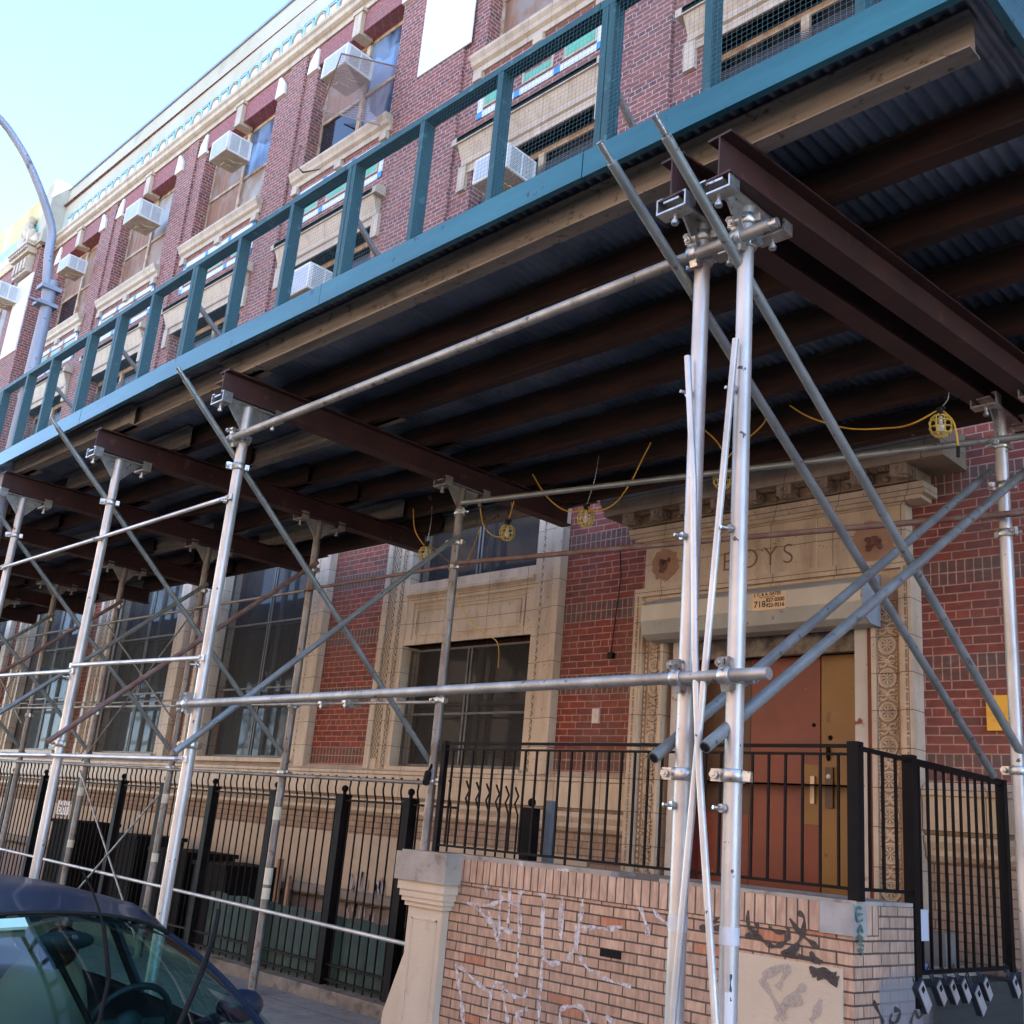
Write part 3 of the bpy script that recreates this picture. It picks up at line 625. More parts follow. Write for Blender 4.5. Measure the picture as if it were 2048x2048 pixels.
for q_, x_ in enumerate((dx0-.30, dx1+.32)):
    mb = mbs_[q_]
    z = -.25
    while z < 2.15:
        mb.ball((x_, YF-.145, z), .011, .012, .020, 6, 4); z += .055
    mb.build('scroll_carving', CREAM, door)
# outer narrow bead strip
for x_ in (dx0-.395, dx1+.395):
    mb = MB(); z = -.25
    while z < 2.3: mb.ball((x_, YF-.20, z), .012, .010, .012, 6, 4); mb.box(x_-.008, x_+.008, YF-.206, YF-.195, z+.02, z+.09); z += .115
    mb.build('bead_strip', CREAMD, door)
# inner jambs
MB().box(dx0-.0, dx0+.09, YF-.12, YF+.3, -.3, 1.92).build('white_jamb', JAMB, door); MB().box(dx1-.09, dx1+.08, YF-.12, YF+.3, -.3, 1.92).build('white_jamb', JAMB, door)
mb = MB(); mb.box(dx1+.03, dx1+.085, YF-.135, YF-.119, -.3, 1.9); mb.box(dx0+.09, dx0+.13, YF+.02, YF+.3, -.3, 1.92); mb.build('red_painted_edge', mat_var('dark_red_edge', (.16,.025,.018), (.12,.02,.015), 5, .5), door)
# cornice over the doorway
mb = MB(); cx0, cx1 = -7.02, -3.55
def stepprof(p, x0, x1, m_): m_.sweepx(p, x0, x1)
mb.box(-6.60, -3.62, YF-.20, YF, 2.93, 2.965)
mb.sweepx([(YF,2.965),(YF-.23,2.965),(YF-.25,3.0),(YF-.27,3.05),(YF,3.06)], -6.64, -3.57)
mb.build('cornice_bed', CREAM, door)
mb = MB()
mb.sweepx([(YF,3.06),(YF-.29,3.06),(YF-.29,3.17),(YF,3.17)], -6.60, -3.62)
mb.sweepx([(YF,3.17),(YF-.46,3.17),(YF-.47,3.23),(YF-.52,3.28),(YF-.56,3.36),(YF-.56,3.40),(YF,3.48)], -6.82, -3.32)
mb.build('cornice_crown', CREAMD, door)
n_ = 9
for k in range(n_):
    mb = MB()
    xx = -6.52+k*(2.82/(n_-1)); mb.box(xx-.07, xx+.07, YF-.44, YF-.29, 3.075, 3.17)
    for q in range(3): mb.ball((xx-.035+.035*q, YF-.42+.02*q, 3.07), .028, .035, .018, 8, 5)
    for sg in (-1, 1): mb.torus((xx+sg*.074, YF-.36, 3.11), .030, .010, axis='x', n=10)
    mb.torus((xx, YF-.445, 3.12), .028, .010, n=12)
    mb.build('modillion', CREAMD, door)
    if k < n_-1:
        mb = MB()
        for q in range(5): mb.ball((xx+.10+.035*q, YF-.36, 3.162), .016, .055, .012, 6, 4)
        mb.ball((xx+.176, YF-.30, 3.10), .04, .02, .03, 8, 5)
        mb.build('leaf_carving', CREAMD, door)
# cresting above
mb = MB()
mb.box(-6.55, -4.1, YF-.16, YF, 3.45, 3.56)
for xx in (-6.35, -5.45, -4.75): mb.torus((xx, YF-.2, 3.68), .12, .03); mb.torus((xx, YF-.2, 3.68), .06, .025); mb.box(xx+.13, xx+.22, YF-.24, YF, 3.5, 3.84)
for xx in (-5.95,-5.75,-5.2,-5.05): mb.torus((xx, YF-.18, 3.62), .08, .025, a0=0, a1=4.4)
mb.torus((-5.6, YF-.2, 3.80), .22, .04, a0=.0, a1=3.14)
mb.box(-4.42, -4.0, YF-.22, YF, 3.46, 4.5); mb.box(-4.36, -4.28, YF-.26, YF, 3.46, 4.4)
mb.prism([(-4.0,3.47),(-3.70,3.47),(-3.80,3.75),(-4.0,4.25)], YF-.18, YF); mb.torus((-3.9,YF-.2,3.62), .08, .025)
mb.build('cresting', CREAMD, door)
mb = MB(); mb.quad((-5.3,YF-.3,3.62),(-4.42,YF-.3,3.62),(-4.42,YF-.3,4.3),(-5.3,YF-.3,4.05)); mb.build('chain_link', CHAIN, door)
mb = MB()
xx = -5.3
while xx < -4.42: mb.tube([(xx,YF-.1,3.6),(xx,YF-.1,4.35)], .022, 8); xx += .045
mb.build('corrugated_strip', mat_var('blue_grey_corrugated', (.14,.24,.40), (.2,.3,.45), 3, .5, .3), door)
# frieze lettering
def text(name, s, size, loc, mat, parent, ext=.004, rot=(math.pi/2,0,0), spacing=1.0, align='LEFT', bold=0):
    c = bpy.data.curves.new(name, 'FONT'); c.body = s; c.size = size; c.extrude = ext; c.space_character = spacing; c.align_x = align; c.offset = bold
    o = bpy.data.objects.new(name, c); COL.objects.link(o)
    dg = bpy.context.evaluated_depsgraph_get(); me = bpy.data.meshes.new_from_object(o.evaluated_get(dg)); bpy.data.objects.remove(o); bpy.data.curves.remove(c)
    o = bpy.data.objects.new(name, me); me.materials.clear(); me.materials.append(mat); COL.objects.link(o)
    o.matrix_world = Matrix.Translation(Vector(loc)) @ Matrix.Rotation(rot[2], 4, 'Z') @ Matrix.Rotation(rot[0], 4, 'X')
    me.transform(o.matrix_world); o.matrix_world = Matrix.Identity(4)
    if parent: attach(o, parent)
    return o
CUT = mat_var('incised_letter_shadow', (.17,.12,.08), (.20,.14,.09), 9, .9)
BX = PY(1478, 1115, YF-.13)
text('lettering', 'BOYS', .265, (BX[0]-.19, YF-.131, BX[2]-.115), CUT, door, .002, spacing=1.3, bold=-.004)
mb = MB()
for u, v, rr in ((1330,1130,.17),(1747,1085,.20)):
    p = PY(u, v, YF-.13); pts = []
    for k in range(26):
        t = 2*math.pi*k/26; q = rr*(1+random.uniform(-.13,.13)); pts.append((p[0]+q*math.cos(t), p[2]+q*.92*math.sin(t)))
    mb.prism(pts, YF-.134, YF-.12)
mb.build('broken_medallion', SOIL, door)
mb = MB()
for u, v in ((1330,1130),(1747,1085)):
    p = PY(u, v, YF-.14)
    for k in range(22): mb.ball((p[0]+random.uniform(-.06,.06), YF-.14, p[2]+random.uniform(-.06,.05)), random.uniform(.012,.03), .018, random.uniform(.012,.03), 5, 4)
mb.build('exposed_core', mat_var('dark_core_rubble', (.20,.09,.06), (.11,.05,.035), 12, .9), door)
# door leaves
yd = YF+.22
mb = MB(); mb.box(dx0+.02, -5.47, yd, yd+.05, -.3, 1.75); dl = mb.build('door_leaf', DBRN, door); dl['label'] = 'brown left door leaf'
mb = MB(); mb.box(dx0+.02, -5.47, yd-.004, yd, -.3, .35); mb.build('red_paint', DRED, dl)
mb = MB(); mb.box(-5.46, -4.76, yd-.01, yd+.05, -.3, 1.75); dr_ = mb.build('door_leaf', DRED, door); dr_['label'] = 'brick red door leaf with ochre patch'
mb = MB(); mb.box(-4.93, -4.765, yd-.014, yd-.01, .30, .80); mb.build('ochre_patch', DOCH, dr_)
mb = MB(); mb.box(-4.84, -4.80, yd-.04, yd-.01, .47, .70); mb.build('handle', mat_var('worn_brass', (.5,.4,.28), (.35,.28,.2), 9, .4, .6), dr_)
mb = MB(); mb.box(-4.75, dx1-.02, yd-.006, yd+.05, -.3, 1.75); dp = mb.build('door_leaf', DOCH, door); dp['label'] = 'ochre door panel on the right'
mb = MB(); mb.box(-4.70, -4.63, yd-.035, yd-.006, .44, .78); mb.build('lock_plate', DBRN, dp)
mb = MB(); mb.ball((-4.665, yd-.04, .70), .022, .012, .022, 12, 6); mb.build('lock_cylinder', WHITE, dp)
mb = MB(); mb.ball((-4.665,yd-.01,1.03), .022, .01, .022); mb.ball((-4.82,yd-.014,1.14), .018, .01, .018); mb.ball((-4.68,yd-.02,.9), .02,.02,.07); mb.build('bolt_hole', BLACK, dp)
mb = MB(); mb.box(dx0, dx1, yd+.051, yd+.1, -.3, 1.95); mb.build('door_backing', BLACK, door)
mb = MB(); mb.box(dx0+.09, dx1-.09, YF+.03, YF+.1, 1.74, 1.92); mb.build('door_head', mat_var('rusty_head', (.10,.07,.055), (.3,.26,.2), 9, .8, bmp=.5), door)
# shutter housing
sh = thing('shutter_housing', 'grey faceted roll down gate box over the boys doorway', 'shutter box', (-5.3, YF-.2, 1.95))
prof = [(YF-.16,2.33),(YF-.40,2.24),(YF-.46,2.20),(YF-.46,2.04),(YF-.42,1.92),(YF-.34,1.88),(YF-.16,1.88)]
mb = MB(); mb.sweepx(prof, -6.28, -4.02); mb.build('box', SHUT, sh)
mb = MB(); mb.box(-6.27, -4.03, YF-.464, YF-.459, 2.045, 2.195); mb.build('front_face', SHUTL, sh)
mb = MB(); mb.sweepx(prof, -4.018, -4.005); mb.build('end_plate', mat_var('blue_grey_plate', (.33,.38,.44), (.28,.33,.38), 5, .5, .2), sh)
sx0 = PY(1505, 1200, YF-.466); sx1 = PY(1571, 1200, YF-.466)
mb = MB(); mb.box(sx0[0], sx1[0], YF-.469, YF-.464, 2.035, 2.19); st_ = mb.build('sticker', PEACH, sh)
sw = sx1[0]-sx0[0]; yy = YF-.470
text('sticker_text', 'J. C. & A. GATES', sw*.115, (sx0[0]+sw*.06, yy, 2.165), INK, st_, .0008, bold=.001)
text('sticker_text', 'ROLL DOWN GATES', sw*.05, (sx0[0]+sw*.22, yy, 2.146), INK, st_, .0008)
text('sticker_text', '718', sw*.24, (sx0[0]+sw*.05, yy, 2.065), INK, st_, .0008, bold=.001)
text('sticker_text', '827-0300', sw*.145, (sx0[0]+sw*.42, yy, 2.107), INK, st_, .0008, bold=.001)
text('sticker_text', '922-9216', sw*.145, (sx0[0]+sw*.42, yy, 2.060), INK, st_, .0008, bold=.001)
tag(MB().ball((-6.34,YF-.24,2.02), .05, .05, .035).box(-6.38,-6.30,YF-.28,YF-.2,2.01,2.05).build('alarm_siren', SHUTL), 'small off white cone siren at the left end of the gate box', 'siren')
# loose cable on the wall
pts = [PY(u, v, YF-.03) for u, v in ((1240,1090),(1242,1150),(1236,1200),(1228,1260),(1222,1305))]
tag(MB().tube(pts, .006, 6).box(pts[-1][0]-.03, pts[-1][0]+.03, YF-.05, YF, pts[-1][2]-.06, pts[-1][2]).build('wall_cable', RUB), 'thin black cable hanging down the red brick left of the doorway', 'cable')
p = PY(1195, 1418, YF); q = PY(1195, 1447, YF)
tag(MB().box(p[0]-.045, p[0]+.045, YF-.03, YF, q[2], p[2]).ball((p[0],YF-.035,(p[2]+q[2])/2), .012, .01, .012).build('junction_box', mat_var('pinkish_white_box', (.70,.60,.54), (.66,.56,.5), 9, .6)), 'small pinkish white electrical box on red brick', 'box')
# yellow sign
ys = thing('notice_sign', 'yellow rectangular notice on the red brick right of the doorway', 'sign', (-3.1, YF-.02, 1.2))
MB().box(-3.235, -3.05, YF-.03, YF-.02, 1.055, 1.32).build('plate', YEL, ys)
text('faint_text', 'DO NOT', .045, (-3.225, YF-.0305, 1.165), mat_var('faded_sign_ink', (.60,.30,.025), (.62,.31,.03), 5, .5), ys, .0006)
text('faint_text', 'REST', .045, (-3.19, YF-.0305, 1.115), bpy.data.materials['faded_sign_ink'], ys, .0006)

# ---------------------------------------------------------------- air conditioners
def make_ac(loc, label):
    x, y, z = loc          # left front bottom corner
    W_, D_, H_ = .64, .52, .42
    r_ = thing('air_conditioner', label, 'air conditioner', loc, 'window air conditioners on the school')
    MB().box(x, x+W_, y, y+D_, z+.012, z+H_).build('casing', ACW, r_)
    f = MB()
    for k in range(11): f.box(x+.05, x+W_-.05, y-.006, y, z+.05+k*.031, z+.062+k*.031)
    for k in range(9): f.box(x+.055+k*.066, x+.062+k*.066, y-.007, y, z+.05, z+H_-.05)
    f.box(x+.04, x+W_-.04, y-.003, y+.001, z+.04, z+H_-.04)
    f.build('front_grille', mat_acf, r_)
    g = MB()
    for k in range(12): g.box(x+W_, x+W_+.004, y+.06, y+.25, z+.05+k*.029, z+.063+k*.029); g.box(x+W_, x+W_+.004, y+.28, y+.46, z+.05+k*.029, z+.063+k*.029)
    g.build('side_louvre', ACD, r_)
    MB().box(x+.01, x+W_-.01, y+.01, y+D_-.01, z, z+.012).build('base_pan', ACB, r_)
    MB().box(x+.1, x+.24, y+.2, y+.4, z-.03, z-.001).tube([(x+.4,y+.2,z-.01),(x+.44,y+.3,z-.05),(x+.5,y+.45,z-.02)], .008, 6).build('drain', ACB, r_)
    return r_
mat_acf = mat_var('ac_front_blue_grey', (.50,.56,.64), (.44,.50,.58), 4, .5)
ac0 = make_ac((-17.5, 7.75, 12.04), 'white air conditioner high on the fourth third floor window, beside greyed screens')
def acp(loc, label):
    c = copy_tree(ac0, Vector(loc)-Vector((-17.5,7.75,12.04)), label); c.rotation_euler = (random.uniform(-.05,.02), random.uniform(-.015,.015), 0); q = random.choice((.9, 1.0, 1.08)); c.scale = (q, q, random.choice((.92, 1.0))*q); return c
acp((-13.76,7.75,12.04), 'white air conditioner above the swung out rusty guard')
acp((-21.22,7.75,12.04), 'white air conditioner over fully boarded brown third floor window')
acp((-24.76,7.75,12.04), 'white air conditioner at the third floor window just right of the lamp post')
acp((-28.55,7.38,12.28), 'white air conditioner beside the tall white panel at far left')
acp((-9.4,7.75,8.12), 'largest looking white air conditioner on second floor right behind the teal guard rail')
acp((-13.82,7.75,7.84), 'white air conditioner on second floor below the rail, left of the largest one')

# ---------------------------------------------------------------- stoop
stp = thing('stoop', 'tan brick entrance stoop with white and black graffiti and painted corner pier', 'stoop', (-4.8, 5.9, GZ))
SY = 5.85; SXL = -6.42; SXR = -3.07
wt = -.215   # top of wall
mb = MB(); mb.box(SXL, SXR, SY, 6.15, GZ-.1, wt-.165); mb.build('front_wall', TAN, stp)
def mat_soldier(name):
    m, nt, b = nodes(name); p = pos(nt); s = sep(nt, p); u = math_(nt, 'ADD', s[0], s[1])
    st = brick_node(nt, comb(nt, u, math_(nt, 'ADD', s[2], 3.38)), .0715, .5, (.60,.43,.31), (.50,.34,.24), (.12,.085,.065), .006, 0)
    c = mixc(nt, 1.0, st.outputs[0], ramp(nt, noise(nt, scalev(nt, p, (20,20,5)), 1.5, 5), .3, .7, (.68,.62,.58), (1.12,1.1,1.08)), 'MULTIPLY')
    nt.links.new(c, b.inputs['Base Color']); b.inputs['Roughness'].default_value = .85; bump(nt, b, math_(nt, 'SUBTRACT', 1, st.outputs[1]), .7, .008); return m
mb = MB(); mb.box(SXL, -3.27, SY-.006, 6.15, wt-.165, wt); mb.box(SXR-.2, SXR+.004, 6.0, 6.15, wt-.165, wt); mb.build('soldier_course', mat_soldier('tan_soldier_brick'), stp)
mb = MB(); mb.box(-3.27, SXR+.006, SY-.012, 5.999, wt-.165, wt+.004); mb.build('corner_stone', mat_var('grey_corner_stone', (.40,.39,.37), (.30,.28,.26), 5, .8, bmp=.2), stp)
mb = MB(); mb.box(SXL, -4.85, SY+.03, 6.15, wt, wt+.035); mb.box(-4.45, SXR, SY+.04, 6.6, wt, wt+.022); mb.build('coping', CONC, stp)
mb = MB(); mb.box(SXL, -3.9, 6.15, 8.1, wt-.3, wt-.02); mb.box(-3.9, SXR-.25, 6.65, 8.1, -1.0, -.62); mb.build('landing', CONC, stp)
mb = MB(); mb.box(SXL, SXL+.3, 6.15, 8.1, GZ, wt-.3); mb.build('end_wall', TAN2, stp)
mb = MB(); mb.box(SXR-.3, SXR, 6.15, 6.62, GZ-.1, wt-.003); mb.box(SXR-.25, SXR-.002, 6.62, 8.28, GZ-.1, -.67); mb.build('side_wall', TANB, stp)
mb = MB(); mb.box(-3.32, SXR+.002, 5.9, 6.6, -.55, -.22); 
mb = MB()
for z0 in (): pass
mb.box(SXR-.04, SXR+.012, 6.66, 6.78, wt-.19, wt-.01); mb.build('light_blue_plate', mat_var('pale_blue_plate', (.55,.63,.70), (.5,.58,.65), 5, .5), stp)
# pier
mb = MB(); px0, px1 = -6.80, -6.40
def ring(m_, o, z0, z1): m_.box(px0-o, px1+o, 5.78-o, 6.18+o, z0, z1)
ring(mb, .0, GZ-.1, -.60); ring(mb, .025, -.60, -.565); ring(mb, .045, -.565, -.53); ring(mb, .06, -.53, -.48); ring(mb, .075, -.48, -.41)
for x0, x1, z0, z1 in ((px0+.05,px0+.065,-1.45,-.68),(px1-.065,px1-.05,-1.45,-.68),(px0+.05,px1-.05,-.69,-.675),(px0+.05,px1-.05,-1.46,-1.445)): mb.box(x0, x1, 5.774, 5.781, z0, z1)
pr = mb.build('pier', PAINTC, stp)
mb = MB(); ring(mb, .10, -.41, -.20); ring(mb, .07, -.20, -.185); mb.build('pier_cap', CONC, pr)
mb = MB(); mb.prism([(px0-.02,GZ),(px0-.22,GZ),(px0-.20,-1.4),(px0-.1,-1.15),(px0-.02,-.95)], 5.8, 6.1); mb.build('render_skirt', PAINTC, pr)
# patch panel
pp = [PY(u, v, SY) for u, v in ((1475,1908),(1680,1935))]
mb = MB(); mb.box(pp[0][0], pp[1][0]+.02, SY-.018, SY, GZ, -.555); mb.build('rendered_patch', PAINTC, stp)
mb = MB(); mb.box(-4.88, -4.70, SY-.004, SY+.002, -.72, -.67); mb.build('brick_hole', BLACK, stp)
# graffiti strokes (pixel outlines laid on the real wall plane)
def strokes(name, mat, lines, S, O, w_, parent, y, plane='y', th=.0035):
    m_ = MB()
    for ln in lines:
        wd = w_*(ln[0] if isinstance(ln[0], (int, float)) else 1); ps = ln[1:] if isinstance(ln[0], (int, float)) else ln
        P = [Vector(PY(O[0]+a*S, O[1]+b*S, y) if plane == 'y' else PXX(O[0]+a*S, O[1]+b*S, y)) for a, b in ps]
        # smooth (Catmull-Rom)
        Q = []
        for i in range(len(P)-1):
            p0 = P[max(i-1,0)]; p1 = P[i]; p2 = P[i+1]; p3 = P[min(i+2,len(P)-1)]
            for k in range(5):
                t = k/5.; Q.append(.5*((2*p1)+(-p0+p2)*t+(2*p0-5*p1+4*p2-p3)*t*t+(-p0+3*p1-3*p2+p3)*t**3))
        Q.append(P[-1]); vs = []; fs = []
        nrm = Vector((0,-1,0)) if plane == 'y' else Vector((1,0,0))
        for i, c in enumerate(Q):
            t = (Q[min(i+1,len(Q)-1)]-Q[max(i-1,0)]).normalized(); sd_ = t.cross(nrm)*wd/2*(.8+.35*math.sin(i*.9+len(m_.v)))
            c2 = c + nrm*(th+random.random()*.0008)
            vs += [c2+sd_, c2-sd_]
        fs = [(2*i,2*i+1,2*i+3,2*i+2) for i in range(len(Q)-1)]
        m_.add(vs, fs)
    return m_.build(name, mat, parent)
S1 = 700/1932.; O1 = (600,1350)
white = [[(1110,1045),(1090,1070),(1010,1085),(1025,1150),(1040,1225)], [(1110,1085),(1112,1220),(1100,1350),(1105,1520)],
 [(1160,1090),(1160,1240),(1150,1370)], [1.3,(1220,1030),(1228,1120),(1210,1250),(1215,1400),(1195,1670)], [(1290,1070),(1275,1130),(1255,1170)],
 [(905,1250),(960,1268),(1040,1272),(1100,1250),(1120,1235),(1165,1250),(1215,1270)], [1.3,(985,1285),(1040,1350),(1110,1395),(1175,1420)], [(1045,1300),(1075,1400),(1105,1520)],
 [1.2,(1215,1250),(1225,1200),(1270,1175),(1320,1190),(1345,1240),(1340,1400),(1345,1540),(1380,1590),(1440,1590)], [(1335,1640),(1330,1760)],
 [1.3,(1345,1240),(1370,1160),(1400,1110),(1450,1085),(1500,1100),(1535,1150),(1555,1200),(1560,1270),(1545,1370),(1530,1470),(1500,1540),(1470,1580)],
 [(1375,1105),(1440,1080),(1480,1085)], [1.1,(1570,1140),(1620,1155),(1680,1160),(1720,1140)], [1.6,(1455,1170),(1445,1290),(1440,1460)], [(1565,1150),(1568,1220)],
 [1.1,(1540,1400),(1620,1395),(1720,1400),(1780,1390)], [(1525,1380),(1530,1500),(1555,1570),(1600,1630),(1640,1650)], [1.2,(1860,1150),(1875,1260),(1910,1370),(1925,1450)],
 [1.4,(860,1600),(880,1700),(895,1820),(905,1926)], [(860,1600),(910,1630),(980,1700),(1060,1760)], [(1070,1720),(1095,1700),(1130,1720),(1160,1760),(1210,1780),(1250,1760),(1255,1730)],
 [(1070,1720),(1050,1800),(1040,1926)], [(1120,1740),(1140,1850),(1150,1926)], [(1340,1560),(1330,1700),(1325,1780),(1320,1926)], [1.2,(1230,1926),(1200,1870),(1260,1840)],
 [(1440,1926),(1440,1850),(1500,1830),(1560,1840),(1600,1926)], [(1690,1880),(1740,1926)], [.8,(1640,1650),(1720,1690),(1830,1720)]]
strokes('white_graffiti', SPW, white, S1, O1, .031, stp, SY, th=.004)
S2 = 300/1932.; O2 = (1300,1748)
strokes('white_graffiti', SPW, [[(280,200),(180,235),(60,320),(20,390),(60,480),(150,580),(260,660)]], S2, O2, .028, stp, SY, th=.0044)
blk = [[(680,330),(790,345),(900,370),(940,430),(900,520),(840,590),(830,640)], [1.2,(640,690),(760,695),(900,700),(1000,700)], [(1230,460),(1300,490),(1330,560)],
 [1.1,(1330,480),(1400,430),(1490,420),(1590,450),(1690,530),(1760,640),(1790,740),(1770,840),(1690,910),(1590,930),(1490,880),(1400,810),(1300,790),(1230,800)],
 [(1330,480),(1280,560),(1280,660),(1320,740),(1380,750),(1390,680),(1340,560)], [(1590,500),(1610,600)], [.9,(1550,690),(1620,740),(1740,750)], [1.2,(1690,1020),(1790,1010),(1880,960),(1932,900)]]
strokes('black_graffiti', SPB, blk, S2, O2, .030, stp, SY, th=.005)
S3 = 798/1932.; O3 = (1250,1300)
blk2 = [[(840,1270),(870,1300),(860,1380),(820,1440),(760,1470)], [(800,1300),(850,1370),(910,1420),(940,1440)], [1.1,(760,1470),(840,1480),(920,1500),(960,1510)], [(900,1460),(920,1500)], [.8,(600,1260),(600,1330),(640,1390)]]
strokes('black_graffiti', SPB, blk2, S3, O3, .032, stp, SY, th=.006)
lt = [[1.6,(670,1580),(780,1530),(780,1560),(740,1640)], [1.6,(660,1590),(720,1690),(780,1790)], [1.6,(730,1790),(790,1700),(850,1640),(880,1640)], [1.8,(760,1725),(860,1690)], [1.6,(950,1690),(930,1750),(900,1800)]]
strokes('faded_graffiti', SPL, lt, S3, O3, .030, stp, SY-.019, th=.003)
strokes('black_smudge', SPB, [[(895,1552),(930,1548),(980,1560),(1025,1575)], [(905,1566),(950,1566),(1000,1580),(1035,1598)], [(930,1580),(980,1588),(1030,1612)], [.6,(985,1600),(1030,1625)]], S3, O3, .040, stp, SY-.019, th=.003)
gr_ = [[(1140,1250),(1115,1250),(1120,1310),(1145,1305)], [(1120,1280),(1145,1278)], [(1125,1370),(1135,1330),(1145,1370)], [(1120,1355),(1145,1355)], [(1125,1430),(1125,1385),(1145,1395),(1128,1410),(1150,1435)], [(1125,1450),(1150,1450)], [(1138,1450),(1148,1485)]]
strokes('green_marker_tag', SPG, gr_, S3, O3, .016, stp, SXR+.006, plane='x', th=.009)
strokes('black_graffiti', SPB, [[(1200,1700),(1230,1760),(1250,1811)], [(1290,1760),(1280,1800),(1310,1800),(1330,1750),(1300,1740)], [(1380,1811),(1400,1750),(1420,1780),(1450,1740)]], S3, O3, .03, stp, SXR, plane='x', th=.004)

# ---------------------------------------------------------------- stoop railing
rl = thing('stoop_railing', 'black iron balustrade around the top of the stoop', 'railing', (-4.8, 5.95, wt))
RY = 5.93; zt = .66; zb = -.14
mb = MB(); mb.box(-6.72, SXR+.02, RY-.016, RY+.016, zt, zt+.02); mb.box(-6.72, SXR, RY-.012, RY+.012, zt-.045, zt-.03); mb.build('top_rail', IRON, rl)
mb = MB(); mb.box(-6.72, SXR, RY-.01, RY+.01, zb, zb+.018); mb.build('bottom_rail', IRON, rl)
x = -6.62
while x < SXR-.08:
    MB().box(x-.007, x+.007, RY-.007, RY+.007, zb+.018 if abs(x+5.3) > .06 else wt, zt-.045).build('baluster', IRONB, rl); x += .118
mb = MB(); mb.box(-6.745, -6.70, RY-.022, RY+.022, wt-.02, zt+.03); mb.build('corner_post', IRON, rl)
cx = SXR-.02
mb = MB(); mb.box(cx-.035, cx+.035, RY-.035, RY+.035, wt+.02, zt+.035); mb.build('corner_post', IRON, rl)
mb = MB(); mb.box(cx-.035, cx+.035, 6.60, 6.67, -.78, zt+.035); mb.build('gate_post', IRON, rl)
mb = MB(); mb.box(cx-.03, cx+.03, 8.08, 8.14, -.62, zt+.02); mb.build('wall_post', IRON, rl)
mb = MB(); mb.box(cx-.015, cx+.015, RY+.035, 6.60, zt-.01, zt+.015); MB().box(cx-.012, cx+.012, RY+.035, 6.60, zb+.0, zb+.02).build('side_rail', IRON, rl)
mb.build('side_rail', IRON, rl)
MB().box(cx-.02, cx+.02, 6.67, 8.08, zt-.02, zt+.02).build('side_rail', IRON, rl); MB().box(cx-.015, cx+.015, 6.67, 8.08, -.60, -.575).build('side_rail', IRON, rl)
for y_ in (6.10, 6.27, 6.44): MB().box(cx-.008, cx+.008, y_-.008, y_+.008, zb+.02, zt-.01).build('baluster', IRONB, rl)
y_ = 6.76
while y_ < 8.05:
    MB().box(cx-.008, cx+.008, y_-.008, y_+.008, -.575, zt-.02).build('baluster', IRONB, rl); y_ += .126
# lock boxes
locks = [((1822,1958),'large grey key lock box hanging leftmost on the stoop gate'), ((1858,1955),'slim key lock box second from left on the stoop gate rail'), ((1884,1950),'key lock box third from left on the stoop gate rail'),
 ((1908,1950),'key lock box with big shackle in the middle of the gate rail'), ((1935,1965),'lowest hanging key lock box, silver faced'), ((1952,1950),'key lock box right of the lowest one'), ((2010,1945),'dark key lock box near the end of the gate'), ((2028,1950),'plain grey lock box farthest right beside the scaffold leg')]
for k, ((u, v), lab) in enumerate(locks):
    p = Vector(PXX(u, v, cx)); p.z = -.60
    r_ = thing('lock_box', lab, 'lock box', tuple(p), 'key lock boxes on the stoop gate')
    sz = 1.25 if k in (0, 4) else 1.0
    if k == 4: p = p - Vector((0,0,.05))
    ang = math.radians(40); ax = Vector((0, math.sin(ang), -math.cos(ang)))
    a_ = p + Vector((.03,0,-.035)); b_ = a_ + ax*.150*sz
    sd3 = ax.cross(Vector((1,0,0)))
    MB().obox(a_, b_, .075*sz, .048, up=(1,0,0)).build('body', LOCKD, r_)
    if k != 7:
        MB().obox(a_+ax*.012+Vector((.026,0,0))+sd3*.004, b_+ax*.003+Vector((.026,0,0))+sd3*.004, .060*sz, .006, up=(1,0,0)).build('face', LOCKF, r_)
        MB().obox(a_+ax*.03+Vector((.031,0,0)), a_+ax*.062+Vector((.031,0,0)), .030, .004, up=(1,0,0)).build('dial_window', BLACK, r_)
    MB().tube([a_+Vector((0,-.018,0)), p+Vector((0,-.02,.03)), p+Vector((0,.0,.05)), p+Vector((0,.02,.03)), a_+Vector((0,.018,0))], .006, 6).build('shackle', LOCKD, r_)
p = PXX(1838, 1920, cx-.1)
tag(MB().tube([(p[0],p[1]-.05,-.60),(p[0],p[1]+.08,-.585),(p[0],p[1]+.14,-.58)], .03, 10, radii=[.022,.034,.012]).build('plastic_bottle', PLAST), 'crumpled blue plastic bottle lying behind the gate bars', 'bottle')
tag(MB().box(-3.55,-3.38,7.75,7.95,-.62,-.40).build('stone_block', mat_var('dark_rubble_stone', (.16,.15,.14), (.22,.2,.18), 7, .9, bmp=.6)), 'dark broken masonry block on the low landing near the wall', 'stone')
# camera on the stoop corner
sc = thing('security_camera', 'dark bullet camera clamped to the scaffold leg above the stoop pier', 'camera', (-6.8, 5.9, .45))
p = PY(830, 575+1000-40, 5.8)
MB().tube([(-6.83,5.86,.42),(-6.75,5.78,.34)], .03, 10).build('barrel', RUB, sc); MB().tube([(-6.86,5.92,.5),(-6.83,5.86,.42)], .012, 6).build('bracket', IRON, sc)

